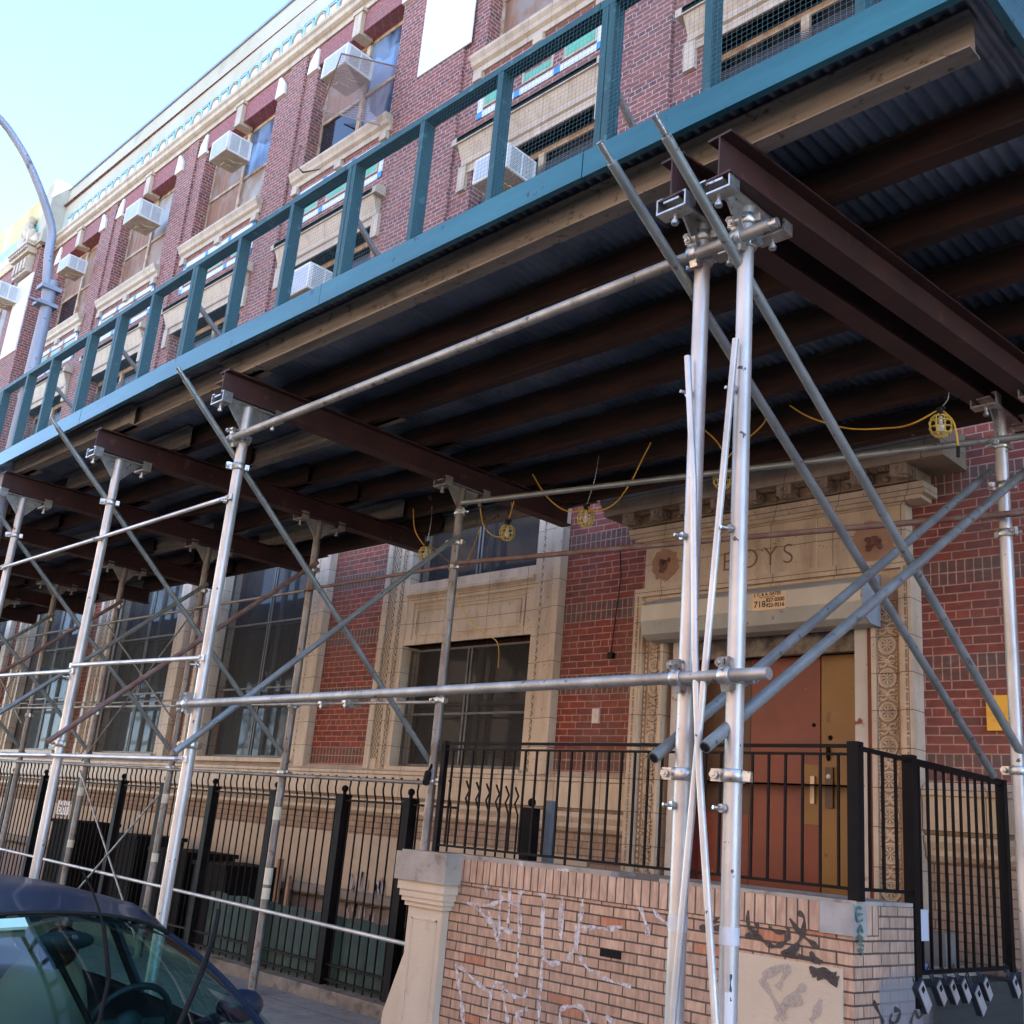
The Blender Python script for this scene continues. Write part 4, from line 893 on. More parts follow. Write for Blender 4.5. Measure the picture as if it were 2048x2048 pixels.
# ---------------------------------------------------------------- iron fence
fn = thing('iron_fence', 'black iron picket fence with hooked tops along the areaway', 'fence', (-11, 6.5, GZ))
FY = 6.5
posts = [-7.78, -8.8, -10.0, -11.29, -12.45, -13.6, -14.85, -16.1, -17.3, -18.6, -19.9, -21.2, -22.5, -23.8, -25.1]
for k, x in enumerate(posts):
    o = MB().box(x-.048, x+.048, FY-.048, FY+.048, GZ+.03, .21).box(x-.058, x+.058, FY-.058, FY+.058, .21, .235).build('post', IRON, fn)
    MB().ball((x,FY,.29), .034, .034, .034, 12, 8).tube([(x,FY,.235),(x,FY,.27)], .018, 8).build('finial', IRON, o)
ends = [-7.1] + posts
for k in range(len(ends)-1):
    x1, x0 = ends[k]-.05, ends[k+1]+.05; L = x1-x0; n_ = max(2, int(round(L/.132)))
    m_ = MB()
    for i in range(n_):
        x = x0 + L*(i+.5)/n_
        m_.tube([(x,FY,-1.52),(x,FY,.17),(x,FY-.008,.215),(x,FY-.026,.26),(x,FY-.032,.30),(x,FY-.026,.345),(x,FY-.028,.38),(x,FY-.044,.41)], .0095, 6, radii=[.0095]*6+[.011,.013])
    p_ = m_.build('picket_panel', IRONB, fn)
    MB().box(x0, x1, FY-.018, FY+.018, .17, .19).box(x0, x1, FY-.015, FY+.015, -1.32, -1.30).box(x0, x1, FY-.015, FY+.015, -1.45, -1.43).build('rail', IRONB, p_)
m_ = MB()
for i in range(6):
    y_ = 6.62+i*.125; m_.tube([(-7.12,y_,-1.5),(-7.12,y_,.17),(-7.17,y_,.27),(-7.13,y_,.34),(-7.18,y_,.42)], .0095, 6)
m_.build('return_panel', IRONB, fn)
MB().box(-7.18,-7.06,7.36,7.48,-2.9,.25).ball((-7.12,7.42,.3), .04,.04,.04).build('gate_post', IRON, fn)
MB().box(-7.02,-6.94,7.5,7.58,-2.9,.33).build('grey_post', mat_var('slate_blue_post', (.10,.14,.18), (.13,.17,.21), 5, .5), fn)
struct('fence_kerb', MB().box(-90, -6.9, 6.33, 6.78, -3.2, GZ+.11), mat_var('dirty_kerb_concrete', (.24,.205,.165), (.13,.115,.095), 4, .9, spots=(.08,.07,.055), spotscale=5, spotthr=(.55,.7), bmp=.7, bscale=25))
mb = MB(); n_ = 60; vs = []
for i in range(n_+1):
    x = -7.2 - i*(3.9/n_); vs += [(x, FY+.05+.012*math.sin(i*2.1), -1.5), (x, FY+.05+.012*math.sin(i*1.7+1), -.88+.01*math.sin(i*.8))]
mb.add(vs, [(2*i,2*i+1,2*i+3,2*i+2) for i in range(n_)], True)
tag(mb.build('tarp', TARP), 'dark green privacy tarp tied behind the lower fence pickets', 'tarp')
tag(MB().box(-9.90,-9.83,FY+.07,FY+.10,-1.55,-.45).build('timber_stud', WOOD), 'upright raw timber stud standing behind the fence', 'timber')
tag(MB().box(-9.72,-9.67,FY+.08,FY+.11,-1.55,-.6).build('timber_stud', WOOD), 'thinner grey timber stud just right of the raw one', 'timber')
for k, (x0, x1, z0, z1) in enumerate(((-15.0,-14.3,-1.5,-.50),(-13.9,-12.9,-1.5,-.62),(-12.7,-11.9,-1.5,-.70),(-17.2,-16.4,-1.5,-.42))):
    tag(MB().box(x0, x1, 7.2, 7.9, -3.0, z1).box(x0-.03, x1+.03, 7.17, 7.93, z1, z1+.05).build('rubbish_bin', BLACK), ['black bin behind the fence left of the paper notice', 'black bin behind the fence under the paper notice', 'black bin behind the fence nearest the stoop', 'farthest black bin behind the fence'][k], 'bin', 'black bins in the areaway')
nt_ = thing('paper_notice', 'white paper notice taped to the fence pickets', 'notice', PY(125, 1612, FY-.02))
p = PY(118, 1600, FY-.02); q = PY(136, 1630, FY-.02)
MB().box(p[0], q[0], FY-.024, FY-.02, q[2], p[2]).build('sheet', WHITE, nt_)
w_ = q[0]-p[0]
text('notice_text', 'OUT', w_*.36, (p[0]+w_*.14, FY-.0245, p[2]-.09), INK, nt_, .0005, bold=.001); text('notice_text', 'EXIT', w_*.4, (p[0]+w_*.10, FY-.0245, p[2]-.17), INK, nt_, .0005, bold=.001)
MB().box(p[0]+w_*.15, q[0]-w_*.2, FY-.0255, FY-.024, p[2]-.215, p[2]-.195).build('notice_bar', INK, nt_)

# ---------------------------------------------------------------- sidewalk shed
shd = thing('sidewalk_shed', 'teal fronted steel sidewalk shed on pipe legs over the pavement', 'sidewalk shed', (-8, 4.8, GZ))
LR = .0385
def clamp(m_, c, axis, r_, side=(1,0,0)):
    c = Vector(c); a_ = Vector(axis).normalized(); s_ = Vector(side)
    s_ = (s_ - a_*s_.dot(a_)); s_.normalize(); t_ = a_.cross(s_)
    m_.tube([c-a_*.026, c-a_*.022, c+a_*.022, c+a_*.026], r_+.012, 14, radii=[r_+.008, r_+.013, r_+.013, r_+.008])
    m_.obox(c+s_*(r_+.004), c+s_*(r_+.052), .022, .05, up=a_)
    m_.tube([c+s_*(r_+.035)-t_*.055, c+s_*(r_+.035)+t_*.055], .009, 6)
    m_.tube([c+s_*(r_+.035)+t_*.028, c+s_*(r_+.035)+t_*.045], .018, 6)
    m_.obox(c-s_*(r_+.004), c-s_*(r_+.036), .05, .04, up=a_)
def leg(x, y, zb_, zt_, mat, cl=(), r=LR, head=True, bolts=()):
    L_ = MB().tube([(x,y,zb_),(x,y,zt_-.012)], r, 20).build('leg', mat, shd)
    if zb_ <= GZ+.02: MB().box(x-.09, x+.09, y-.09, y+.09, zb_-.001, zb_+.012).build('base_plate', ZINC, L_)
    if head:
        h = MB(); z = zt_
        h.box(x-.045, x+.045, y-.27, y+.27, z-.012, z)
        for sg in (-1, 1):
            h.add([(x-.005,y+sg*r,z-.012),(x-.005,y+sg*.20,z-.012),(x-.005,y+sg*r,z-.20),(x+.005,y+sg*r,z-.012),(x+.005,y+sg*.20,z-.012),(x+.005,y+sg*r,z-.20)], [(0,1,2),(3,5,4),(0,3,4,1),(1,4,5,2),(2,5,3,0)])
            y0_, y1_ = sorted((y+sg*.27, y+sg*.19))
            h.box(x-.085, x+.085, y0_, y1_, z-.062, z-.052); h.box(x-.085, x-.077, y0_, y1_, z-.052, z+.022); h.box(x+.077, x+.085, y0_, y1_, z-.052, z+.022)
            h.box(x-.077, x-.05, y0_, y1_, z+.014, z+.022); h.box(x+.05, x+.077, y0_, y1_, z+.014, z+.022)
            h.tube([(x,(y0_+y1_)/2,z-.11),(x,(y0_+y1_)/2,z-.06)], .010, 8); h.tube([(x,(y0_+y1_)/2,z-.118),(x,(y0_+y1_)/2,z-.100)], .019, 6)
        h.build('head_plate', ZINC if mat is GALV else mat_hd, L_)
    if cl:
        for z, sd_ in cl:
            c_ = MB(); clamp(c_, (x,y,z), (0,0,1), r, sd_); c_.build('clamp', ZINC, L_)
    if bolts:
        for z in bolts:
            c_ = MB(); c_.tube([(x-.01,y-r-.005,z),(x-.03,y-r-.055,z)], .008, 8); c_.tube([(x-.012,y-r-.006,z),(x-.017,y-r-.022,z)], .019, 6); c_.build('bolt', ZINC, L_)
    return L_
mat_hd = mat_var('dull_head_plate', (.36,.35,.33), (.26,.24,.22), 9, .55, .5)
Yf = 3.735; Yb = 5.944; HT = 2.94
fx = [-6.89, -9.07, -11.3, -13.5, -15.7, -17.9, -20.1, -22.3, -24.5, -26.7, -28.9]
leg(-2.475, Yf, GZ, HT, GALV, [(2.735,(-1,0,0)),(2.86,(-1,-.3,0)),(.695,(1,0,0)),(.30,(-1,-.4,0))], r=.0375, bolts=(1.33, 1.98, .17))
leg(-2.72, Yf, GZ, HT, GALV, [(2.735,(-1,0,0)),(2.86,(-1,-.3,0)),(.695,(1,0,0)),(.30,(-1,-.4,0))], r=.038, bolts=(1.33, 2.02, .17))
for k, x in enumerate(fx):
    leg(x, Yf, GZ, HT, GALV, [(2.66,(-1,0,0)),(2.45,(-.5,-1,0)),(.69,(-1,0,0)),(.40,(-1,-.4,0))] if k == 0 else [(2.52,(-.5,-1,0)),(.40,(-1,-.4,0))], r=.040 if k == 0 else .038, bolts=(2.17,.95,.30) if k < 3 else ())
leg(-2.46, 6.73, GZ, HT+.01, GALV, [(2.70,(-.5,-1,0)),(2.42,(-1,-.5,0)),(2.10,(1,-.5,0)),(.62,(-1,0,0))])
leg(-2.16, 6.73, GZ, HT+.01, GALV)
leg(-6.87, Yb, wt-.02, HT, GALVR, [(2.70,(1,-.4,0)),(2.42,(-1,-.3,0)),(2.20,(1,-.4,0)),(1.03,(-1,0,0)),(.36,(1,0,0))])
for k, x in enumerate(fx[1:]): leg(x-.01-.03*(k > 0), Yb, GZ, HT+.02, GALVR, [(2.42,(-1,-.3,0)),(1.03,(1,-.3,0)),(.38,(1,0,0))])
# tape on legs
def tape(x, y, z0, z1, r_, mat): MB().tube([(x,y,z0),(x,y,z1)], r_+.0015, 20).build('tape', mat, shd)
tape(-2.475, Yf, -.335, -.27, .0375, TAPEW); tape(-2.72, Yf, -.315, -.255, .038, TAPEW)
for z0, z1 in ((-.06,.06),(-.65,-.50),(-.78,-.68)): tape(-9.08, Yb, z0, z1, LR, TAPE)
for x in (-11.34, -13.54): tape(x, Yb, .0, .10, LR, TAPE); tape(x, Yb, -.62, -.53, LR, TAPE)
MB().add([(-2.475+.0382*math.cos(t), Yf+.0382*math.sin(t), z) for t in [-1.3,-1.0,-.7,-.4] for z in (-.70,-.50)], [(0,2,3,1),(2,4,5,3),(4,6,7,5)]).build('sticker', WHITE, shd)
strokes('ink_mark', mat_var('blue_ink', (.02,.07,.16), (.03,.09,.2), 5, .5), [[.5,(1050,1290),(1040,1400),(1042,1520)], [.4,(1040,1590),(1045,1640)]], S2, O2, .02, shd, Yf-.042, th=.001)
# cross beams (I sections)
def ibeam(a_, b_, h, w_, tw=.008, tf=.012, mat=BEAM, name='beam'):
    a_ = Vector(a_); b_ = Vector(b_); m_ = MB(); up = Vector((0,0,1))
    m_.obox(a_+up*(h/2), b_+up*(h/2), tw, h-2*tf); m_.obox(a_+up*(tf/2), b_+up*(tf/2), w_, tf); m_.obox(a_+up*(h-tf/2), b_+up*(h-tf/2), w_, tf)
    return m_.build(name, mat, shd)
ibeam((-2.45,3.46,2.945), (-2.17,7.55,2.945), .225, .135); ibeam((-2.72,3.46,2.945), (-2.44,7.55,2.945), .225, .135)
for x in fx: ibeam((x,3.49,2.945), (x+.02,7.35,2.945), .205, .13)
# joists along the shed, lapped over the beams
jy = [3.66, 4.24, 4.86, 5.50, 6.12, 6.76, 7.35]
spans = [(-1.38,-2.95),(-2.30,-7.15)] + [(fx[i]+.28, fx[i+1]-.28) for i in range(len(fx)-1)]
spans = [(-1.36,-7.25)] + [(fx[i]+.25, fx[i+1]-.25) for i in range(len(fx)-1)]
for k, y_ in enumerate(jy):
    for s_, (x0, x1) in enumerate(spans):
        off = .055*(s_ % 2); zz = 3.172
        mat = CRJ if (k == 0 or (s_ and (s_+k) % 4 == 3)) else RUST
        xa = x0 - (0 if s_ or k == 0 else .0) ; e = (random.uniform(-.05,.12) if s_ else 0)
        ibeam((xa+e,y_+off,zz), (x1-e,y_+off,zz), .19, .10, .007, .009, mat, 'joist')
# corrugated deck
mb = MB(); pitch = .07; n_ = int(29/pitch*6); vs = []
for i in range(n_+1):
    x = -1.30 - i*pitch/6; z = 3.385 + .014*math.sin(2*math.pi*i/6)
    vs += [(x,3.47,z), (x,7.62+.05*math.sin(x*1.3)+.03*math.sin(x*7),z)]
mb.add(vs, [(2*i,2*i+1,2*i+3,2*i+2) for i in range(n_)], True)
mb.build('deck_sheet', DECK, shd)
mb = MB()
for i in range(14):
    yb0 = 3.5+i*.295; mb.box(-30.3, -1.32, yb0, yb0+.285, 3.402, 3.44)
mb.build('deck_planking', mat_var('dark_deck_planks', (.035,.04,.045), (.05,.05,.05), 3, .8), shd)
# teal fascia boards
fz = lambda x: 3.275 if x > -7.9 else 3.275 - (abs(x)-7.9)*.02
segs = [(-1.22,-3.28),(-3.285,-5.62),(-5.625,-7.92),(-7.925,-9.4),(-9.405,-11.3),(-11.305,-14),(-14.005,-17),(-17.005,-20),(-20.005,-23),(-23.005,-26),(-26.005,-30)]
for x0, x1 in segs:
    j = random.uniform(-.003,.003)
    m_ = MB(); vs = []
    for x in (x0, x1):
        z = fz(x)
        vs += [(x,3.43+j,z),(x,3.468+j,z),(x,3.468+j,z+.155),(x,3.43+j,z+.155)]
    m_.add(vs, [(0,1,2,3),(7,6,5,4),(0,3,7,4),(1,5,6,2),(3,2,6,7),(0,4,5,1)]); m_.build('fascia_board', TEAL, shd)
# guard fence above
rz = lambda x: 4.375 if x > -4.5 else 4.375 - (abs(x)-4.5)*.021
gp = [-1.76,-2.55,-3.24,-4.06,-4.78,-5.56,-6.27,-7.0,-7.72,-8.44,-9.13,-9.76,-10.6,-11.24] + [-12-.78*i for i in range(22)]
double = {-3.24, -5.56, -7.72, -9.13}
for i, x in enumerate(gp):
    z1 = rz(x)-.005; z0 = fz(x)+.10
    o = MB().box(x-.022, x+.022, 3.475, 3.565, z0, z1).build('guard_post', TEALD, shd)
    if round(x,2) in double or i % 3 == 2: MB().box(x+.024, x+.066, 3.478, 3.562, z0, z1+.02).build('doubled_stud', TEALD, o)
for k in range(len(segs)-1):
    x0, x1 = segs[k]
    MB().obox((x0,3.52,rz(x0)+.02), (x1,3.52,rz(x1)+.02), .09, .045).build('guard_rail', TEALD, shd)
for k, x in enumerate((-3.24,-5.56,-7.72,-9.13,-10.6)):
    MB().obox((x-.1,3.6,rz(x)-.25), (x-.1,4.35,3.46), .03, .03).build('guard_brace', mat_hd, shd)
m_ = MB()
for k in range(len(segs)):
    x0, x1 = segs[k]; m_.quad((x0,3.472,fz(x0)+.1),(x1,3.472,fz(x1)+.1),(x1,3.472,rz(x1)),(x0,3.472,rz(x0)))
m_.build('wire_cloth', HWC, shd)
# return end of the parapet at the right
m_ = MB(); m_.box(-1.258,-1.222,3.47,7.6,3.27,3.43); m_.build('end_fascia', TEAL, shd)
m_ = MB()
for y_ in (3.9,4.6,5.3,6.0,6.7,7.4): m_.box(-1.31,-1.262,y_-.045,y_+.045,3.36,4.37)
m_.box(-1.31,-1.262,3.48,7.6,4.371,4.41); m_.build('end_guard', TEALD, shd)
MB().box(-1.256,-1.25,3.7,7.6,3.431,4.3).build('end_panel', TEAL, shd)
# long pipes
def pipe(a_, b_, r_, mat, name='ledger_pipe', n=14, flat=False):
    o = MB().tube([a_, b_], r_, n).build(name, mat, shd)
    if flat:
        A_, B_ = Vector(a_), Vector(b_); t_ = (B_-A_).normalized()
        MB().obox(A_-t_*.05, A_+t_*.03, .012, r_*2.2, up=(0,0,1)).obox(B_-t_*.03, B_+t_*.05, .012, r_*2.2, up=(0,0,1)).build('flattened_end', mat, o)
    return o
pipe((-6.98,3.66,2.665), (-2.30,3.66,2.735), .029, GALVO)
MB().tube([(-2.30,3.66,2.735),(-2.26,3.66,2.736)], .024, 12).build('pipe_end', ZINC, shd)
pipe((-7.02,3.66,.675), (-2.27,3.66,.695), .026, GALVO)
for i, (x1, x0) in enumerate(zip(fx[:-1], fx[1:])):
    for z in (2.175, 1.0, .30):
        dz = -.012 if i else 0
        pipe((x1+.02,3.685,z+(.02 if (i == 0 and z > 2) else 0)), (x0+.02,3.685,z+dz+(.05 if z == 1.0 else 0)), .0175, GALV, 'tie_rail', 10, True)
for zz, r_ in ((2.735,.029),(.693,.026)):
    for xx in (-2.475,-2.72):
        c_ = MB(); clamp(c_, (xx+.005,3.66,zz), (1,0,0), r_, (0,-.35,1)); c_.build('clamp', ZINC, shd)
for zz in (2.66,.676):
    c_ = MB(); clamp(c_, (-6.90,3.66,zz), (1,0,0), .028, (0,-.35,1)); c_.build('clamp', ZINC, shd)
# transverse cross braces: from above the front leg down to the back leg, and back
for k, x in enumerate([-6.95]+[f-.06 for f in fx[1:]]):
    a_ = (x,3.16,3.06) ; b_ = (x,6.02,.48)
    if k == 0: a_ = (x,3.22,2.99)
    br_ = pipe(a_, b_, .023, GALVB, 'diagonal_brace')
    A_ = Vector(a_); t_ = (Vector(b_)-A_).normalized(); MB().tube([A_-t_*.10, A_], .016, 10).build('pipe_pin', ZINC, br_)
    pipe((x+.10,5.96,2.50), (x+.10,3.60,.335 if k == 0 else .40), .023, GALVB if k % 2 == 0 else RUSTP, 'diagonal_brace')
for x, e in ((-2.50,0),(-2.81,1)):
    br_ = pipe((x,3.13,2.99), (x+.06,6.9+.2*e,.62), .025, GALVB, 'diagonal_brace')
    A_ = Vector((x,3.13,2.99)); t_ = (Vector((x+.06,6.9,.62))-A_).normalized(); MB().tube([A_-t_*.11, A_], .017, 10).build('pipe_pin', ZINC, br_)
pA0, pA1 = PXX(*[K*t for t in (1330,1410)], -2.50), PXX(*[K*t for t in (1940,885)], -2.36)
pB0, pB1 = PXX(*[K*t for t in (1233,1430)], -2.81), PXX(*[K*t for t in (1866,892)], -2.62)
pipe(pA0, pA1, .026, GALVB, 'diagonal_brace'); pipe(pB0, pB1, .026, GALVB, 'diagonal_brace')
for p_ in (pA0, pB0): MB().tube([p_, (p_[0]-.001,p_[1]-.004,p_[2]-.003)], .02, 10).build('pipe_mouth', BLACK, shd)
# thin struts on the near double leg
q0 = PY(1388*K, 640*K, 3.66); q1 = PY(1298*K, 1640*K, 3.66); q2 = PY(1268*K, 1932*K, 3.66)
pipe(q0, q2, .016, GALV, 'strut', 10)
MB().tube([PY(1375,713,3.655), PY(1387,963,3.655), PY(1390,1300,3.655), PY(1399,1548,3.655), PY(1432,2060,3.655)], .016, 10).build('strut', GALV, shd)
# back row pipes
xs_b = [-6.87] + [f-.02 for f in fx[1:]]
for i in range(len(xs_b)-1):
    pipe((xs_b[i],5.90,2.195), (xs_b[i+1],5.90,2.205), .016, RUSTP if i == 0 else GALVR, 'rear_rail', 10)
    pipe((xs_b[i],5.90,1.01+.03*i), (xs_b[i+1],5.90,1.04+.03*i), .015, GALVO, 'rear_rail', 10)
    pipe((xs_b[i],5.88,1.07+.03*i), (xs_b[i+1],5.88,1.08+.03*i), .010, GALVR, 'rear_rail', 8)
    pipe((xs_b[i],5.90,.345+.01*i), (xs_b[i+1],5.90,.355+.01*i), .0175, GALVR, 'rear_rail', 10)
    pipe((xs_b[i],5.90,-.905+.03*i), (xs_b[i+1],5.90,-.875+.03*i), .0175, GALV, 'rear_rail', 10)
    if i >= 1:
        sx = 1 if i % 2 else -1; xa, xb = xs_b[i], xs_b[i+1]
        if i in (2, 4): pipe((xa,5.86,.9), (xb,5.86,2.15), .010, GALVR, 'rear_cross_rod', 8); pipe((xa,5.87,2.15), (xb,5.87,.42), .010, GALVR, 'rear_cross_rod', 8)
        if i in (2, 5): pipe((xa,5.86,.1), (xb,5.86,-1.5), .011, GALVO, 'rear_cross_rod', 8); pipe((xb,5.87,.3), (xa,5.87,-1.4), .011, GALVO, 'rear_cross_rod', 8)
pipe((-6.80,5.90,2.77), (-2.46,6.66,2.72), .024, GALVB, 'rear_ledger')
pipe((-2.46,6.66,2.72), (1.2,7.3,2.70), .024, GALVB, 'rear_ledger')
pipe((-6.80,5.90,2.215), (-2.30,6.66,2.20), .021, RUSTP, 'rear_ledger')
c_ = MB(); clamp(c_, PY(598*K*1.0+18, 1327*K, 5.9), (1,0,0), .02, (0,-1,0)); clamp(c_, (-8.05,5.9,1.03), (1,0,0), .045, (0,-1,0)); c_.build('clamp', ZINC, shd)

# ---------------------------------------------------------------- caged work lights and cord
YL = 6.45
lamps = [((803,1045),'caged yellow work light hanging left of the brace pipe'), ((957,1005),'caged yellow work light in front of the blue window top'), ((1105,978),'caged yellow work light against red brick left of the cornice'),
         ((1363,905),'caged yellow work light hidden behind the tall silver legs'), ((1775,803),'largest caged yellow work light, at right under the dark beams')]
lp = []
def make_light(c, label):
    x, y, z = c
    r_ = thing('work_light', label, 'work light', c, 'string of caged work lights')
    m_ = MB(); R = .072
    for k in range(4):
        t = math.pi*k/4; pts = []
        for j in range(13):
            q = 2*math.pi*j/12; pts.append((x+R*math.sin(q)*math.cos(t), y+R*math.sin(q)*math.sin(t), z-R*1.1*math.cos(q)))
        m_.tube(pts, .0042, 5, cap=False)
    for h in (-.055,-.02,.02,.05): m_.torus((x,y,z+h), math.sqrt(max(R*R-(h/1.1)**2, .0004)), .0042, axis='z', n=18, m=5)
    m_.build('cage', YCAGE, r_)
    MB().ball((x,y,z-.012), .027, .027, .030, 12, 8).tube([(x,y,z+.01),(x,y,z+.06)], .013, 8).build('bulb', BULB, r_)
    MB().tube([(x,y,z+.06),(x,y,z+.12)], .022, 10).tube([(x-.03,y,z+.115),(x+.03,y,z+.115)], .014, 8).build('socket', RUB, r_)
    return r_
for k, ((u, v), lab) in enumerate(lamps):
    c = PY(u*K, v*K, YL if k != 4 else 6.2)
    if k == 0: l0 = make_light(c, lab); c0 = Vector(c)
    else: copy_tree(l0, Vector(c)-c0, lab)
    lp.append(Vector(c)+Vector((0,0,.115)))
def cat(P, n=8):
    P = [Vector(p) for p in P]; Q = []
    for i in range(len(P)-1):
        p0 = P[max(i-1,0)]; p1 = P[i]; p2 = P[i+1]; p3 = P[min(i+2,len(P)-1)]
        for k in range(n):
            t = k/n; Q.append(.5*((2*p1)+(-p0+p2)*t+(2*p0-5*p1+4*p2-p3)*t*t+(-p0+3*p1-3*p2+p3)*t**3))
    return Q+[P[-1]]
D_ = lambda u, v, y=YL: PY(u*K, v*K, y)
cord = MB()
for P in ([D_(780,960), D_(783,1000), D_(800,1028), tuple(lp[0])], [tuple(lp[0]), D_(870,1070,7.6), D_(905,1000)], [D_(905,950), D_(912,990), D_(930,1010), D_(950,1010), tuple(lp[1])], [tuple(lp[1]), D_(963,970), D_(970,945)],
          [D_(1005,895), D_(1030,935), D_(1060,960), D_(1085,965), tuple(lp[2])], [tuple(lp[2]), D_(1125,965), D_(1160,950), D_(1190,910), D_(1210,870), D_(1228,835)],
          [D_(1325,808), D_(1350,830), D_(1365,855), tuple(lp[3])], [tuple(lp[3]), D_(1385,850), D_(1440,800), D_(1443,775)],
          [D_(1490,765), D_(1530,788), D_(1600,808), D_(1670,808), D_(1720,800,6.2), tuple(lp[4])], [tuple(lp[4]), D_(1795,790,6.2), D_(1803,810,6.2), D_(1808,842,6.2)]):
    cord.tube(cat(P), .006, 7)
wc = MB().tube(cat([PY(860*K,1115*K,YF-.15), PY(872*K,1150*K,YF-.15), PY(905*K,1190*K,YF-.15), PY(938*K,1212*K,YF-.15), PY(940*K,1260*K,YF+.05)]), .006, 6)
tag(wc.build('window_cord', YCORD), 'yellow cord dropping across the cream panel into the barred window', 'cord')
tag(cord.build('light_cord', YCORD), 'yellow cord looped from light to light under the shed', 'cord')
wr = MB()
for a_, b_ in (((815,955),0),((965,945),1),((1130,860),2),((1790,740),4)):
    e = lp[b_]; s_ = Vector(D_(*a_, YL if b_ != 4 else 6.2)); wr.tube(cat([s_, (s_+e)/2+Vector((.02,0,0)), e], 5), .003, 5)
tag(wr.build('hanging_wire', ZINC), 'thin twisted wires holding the work lights', 'wire')
tag(MB().tube([D_(1808,842,6.2), D_(1808,862,6.2)], .012, 8).build('cord_plug', RUB), 'black plug dangling at the end of the yellow cord', 'plug')

# ---------------------------------------------------------------- street lamp
lx = -11.65
sl = thing('street_lamp', 'pale blue grey lamp post with curved arm rising through the shed', 'street lamp', (lx, 3.62, GZ))
MB().tube([(lx,3.63,GZ),(lx,3.63,3.3),(lx,3.63,5.55)], .1, 16, radii=[.095,.078,.064]).build('pole', LAMPM, sl)
A = lambda u, v: PXX(u*K, v*K, lx)
arm = cat([(lx,3.61,5.25), A(92,480), A(98,440), A(88,395), A(68,340), A(42,285), A(0,225), A(-50,190), A(-130,160)])
MB().tube(arm, .05, 12, radii=[.052-.012*i/len(arm) for i in range(len(arm))]).build('arm', LAMPM, sl)
MB().box(lx-.09, lx+.09, 3.5, 3.72, 5.42, 5.47).box(lx-.09, lx+.09, 3.5, 3.72, 5.22, 5.26).tube([(lx+.05,3.52,5.24),(lx+.05,3.40,5.24)], .018, 8).build('arm_bracket', LAMPM, sl)
MB().ball(tuple(arm[-1]+Vector((0,-.3,0))), .13, .32, .09, 12, 8).build('lamp_head', LAMPM, sl)

# ---------------------------------------------------------------- parked car
CS = Vector((-.62, .5, -.055))
car = thing('parked_car', 'dark blue sedan parked at the kerb with its wipers raised', 'car', (-4.2, 1.45, RZ))
cy = 1.47; 
def sect(xs, fn, n, name, mat, parent, close=False):
    m_ = MB(); vs = []
    for x in xs: vs += fn(x)
    k = len(fn(xs[0]))
    m_.add(vs, [(i*k+j, i*k+j+1, (i+1)*k+j+1, (i+1)*k+j) for i in range(len(xs)-1) for j in range(k-1)], True)
    return m_.build(name, mat, parent)
def lerp(a, b, t): return a+(b-a)*t
def prof(x, tab):
    for (x0, a), (x1, b) in zip(tab, tab[1:]):
        if x0 <= x <= x1: t = (x-x0)/(x1-x0); t = t*t*(3-2*t); return lerp(a, b, t)
    return tab[0][1] if x < tab[0][0] else tab[-1][1]
belt = [(-6.75,-.95),(-6.4,-.86),(-5.2,-.84),(-3.2,-.88),(-2.4,-1.0),(-2.05,-1.2)]
halfw = [(-6.8,.70),(-6.3,.86),(-5,.91),(-3.2,.90),(-2.4,.84),(-2.05,.66)]
def body(x):
    h = prof(x, halfw); zb_ = prof(x, belt); P = []
    sec = [(0,zb_+.035),(.5*h,zb_+.03),(.86*h,zb_+.005),(.97*h,zb_-.05),(1.0*h,zb_-.18),(1.0*h,zb_-.42),(.96*h,-1.62),(.8*h,-1.66)]
    for y, z in reversed(sec): P.append((x, cy-y, z))
    for y, z in sec[1:]: P.append((x, cy+y, z))
    return P
xs = [-6.8+i*(4.75/26) for i in range(27)]
body_o = sect([x for x in xs if x >= -3.26] , body, 0, 'bonnet', CARP, car)
# rear deck and flanks: flank strips only between belt line and sill in the cabin zone
def flank(sg):
    m_ = MB(); vs = []; X = [x for x in xs if x <= -3.2]
    for x in X:
        h = prof(x, halfw); zb_ = prof(x, belt)
        vs += [(x,cy+sg*h*.95,zb_),(x,cy+sg*h*.985,zb_-.05),(x,cy+sg*h,zb_-.18),(x,cy+sg*h,zb_-.42),(x,cy+sg*h*.96,-1.62)]
    m_.add(vs, [(i*5+j,i*5+j+1,(i+1)*5+j+1,(i+1)*5+j) for i in range(len(X)-1) for j in range(4)], True); return m_
flank(1).build('flank', CARP, car); flank(-1).build('flank', CARP, car)
sect([-6.8+i*.1 for i in range(9)], body, 0, 'boot', CARP, car)
# roof patch
def roofz(x, t):   # t -1..1 across
    c = prof(x, [(-6.05,-.58),(-5.5,-.405),(-4.9,-.335),(-4.3,-.335),(-3.86,-.405)]); return c-.062*t*t-.03*t**4
RX = [-6.05+i*(2.19/16) for i in range(17)]
def roofw(x): return prof(x, [(-6.05,.60),(-5.3,.62),(-3.86,.585)])
vs = []; 
for x in RX:
    for j in range(15):
        t = -1+2*j/14; xx = x-.09*t*t*(1 if x > -4.2 else 0)*((x+4.2)/.34 if x > -4.2 else 0); vs.append((xx, cy+t*roofw(x), roofz(x, t)))
MB().add(vs, [(i*15+j,i*15+j+1,(i+1)*15+j+1,(i+1)*15+j) for i in range(16) for j in range(14)], True).build('roof', CARP, car)
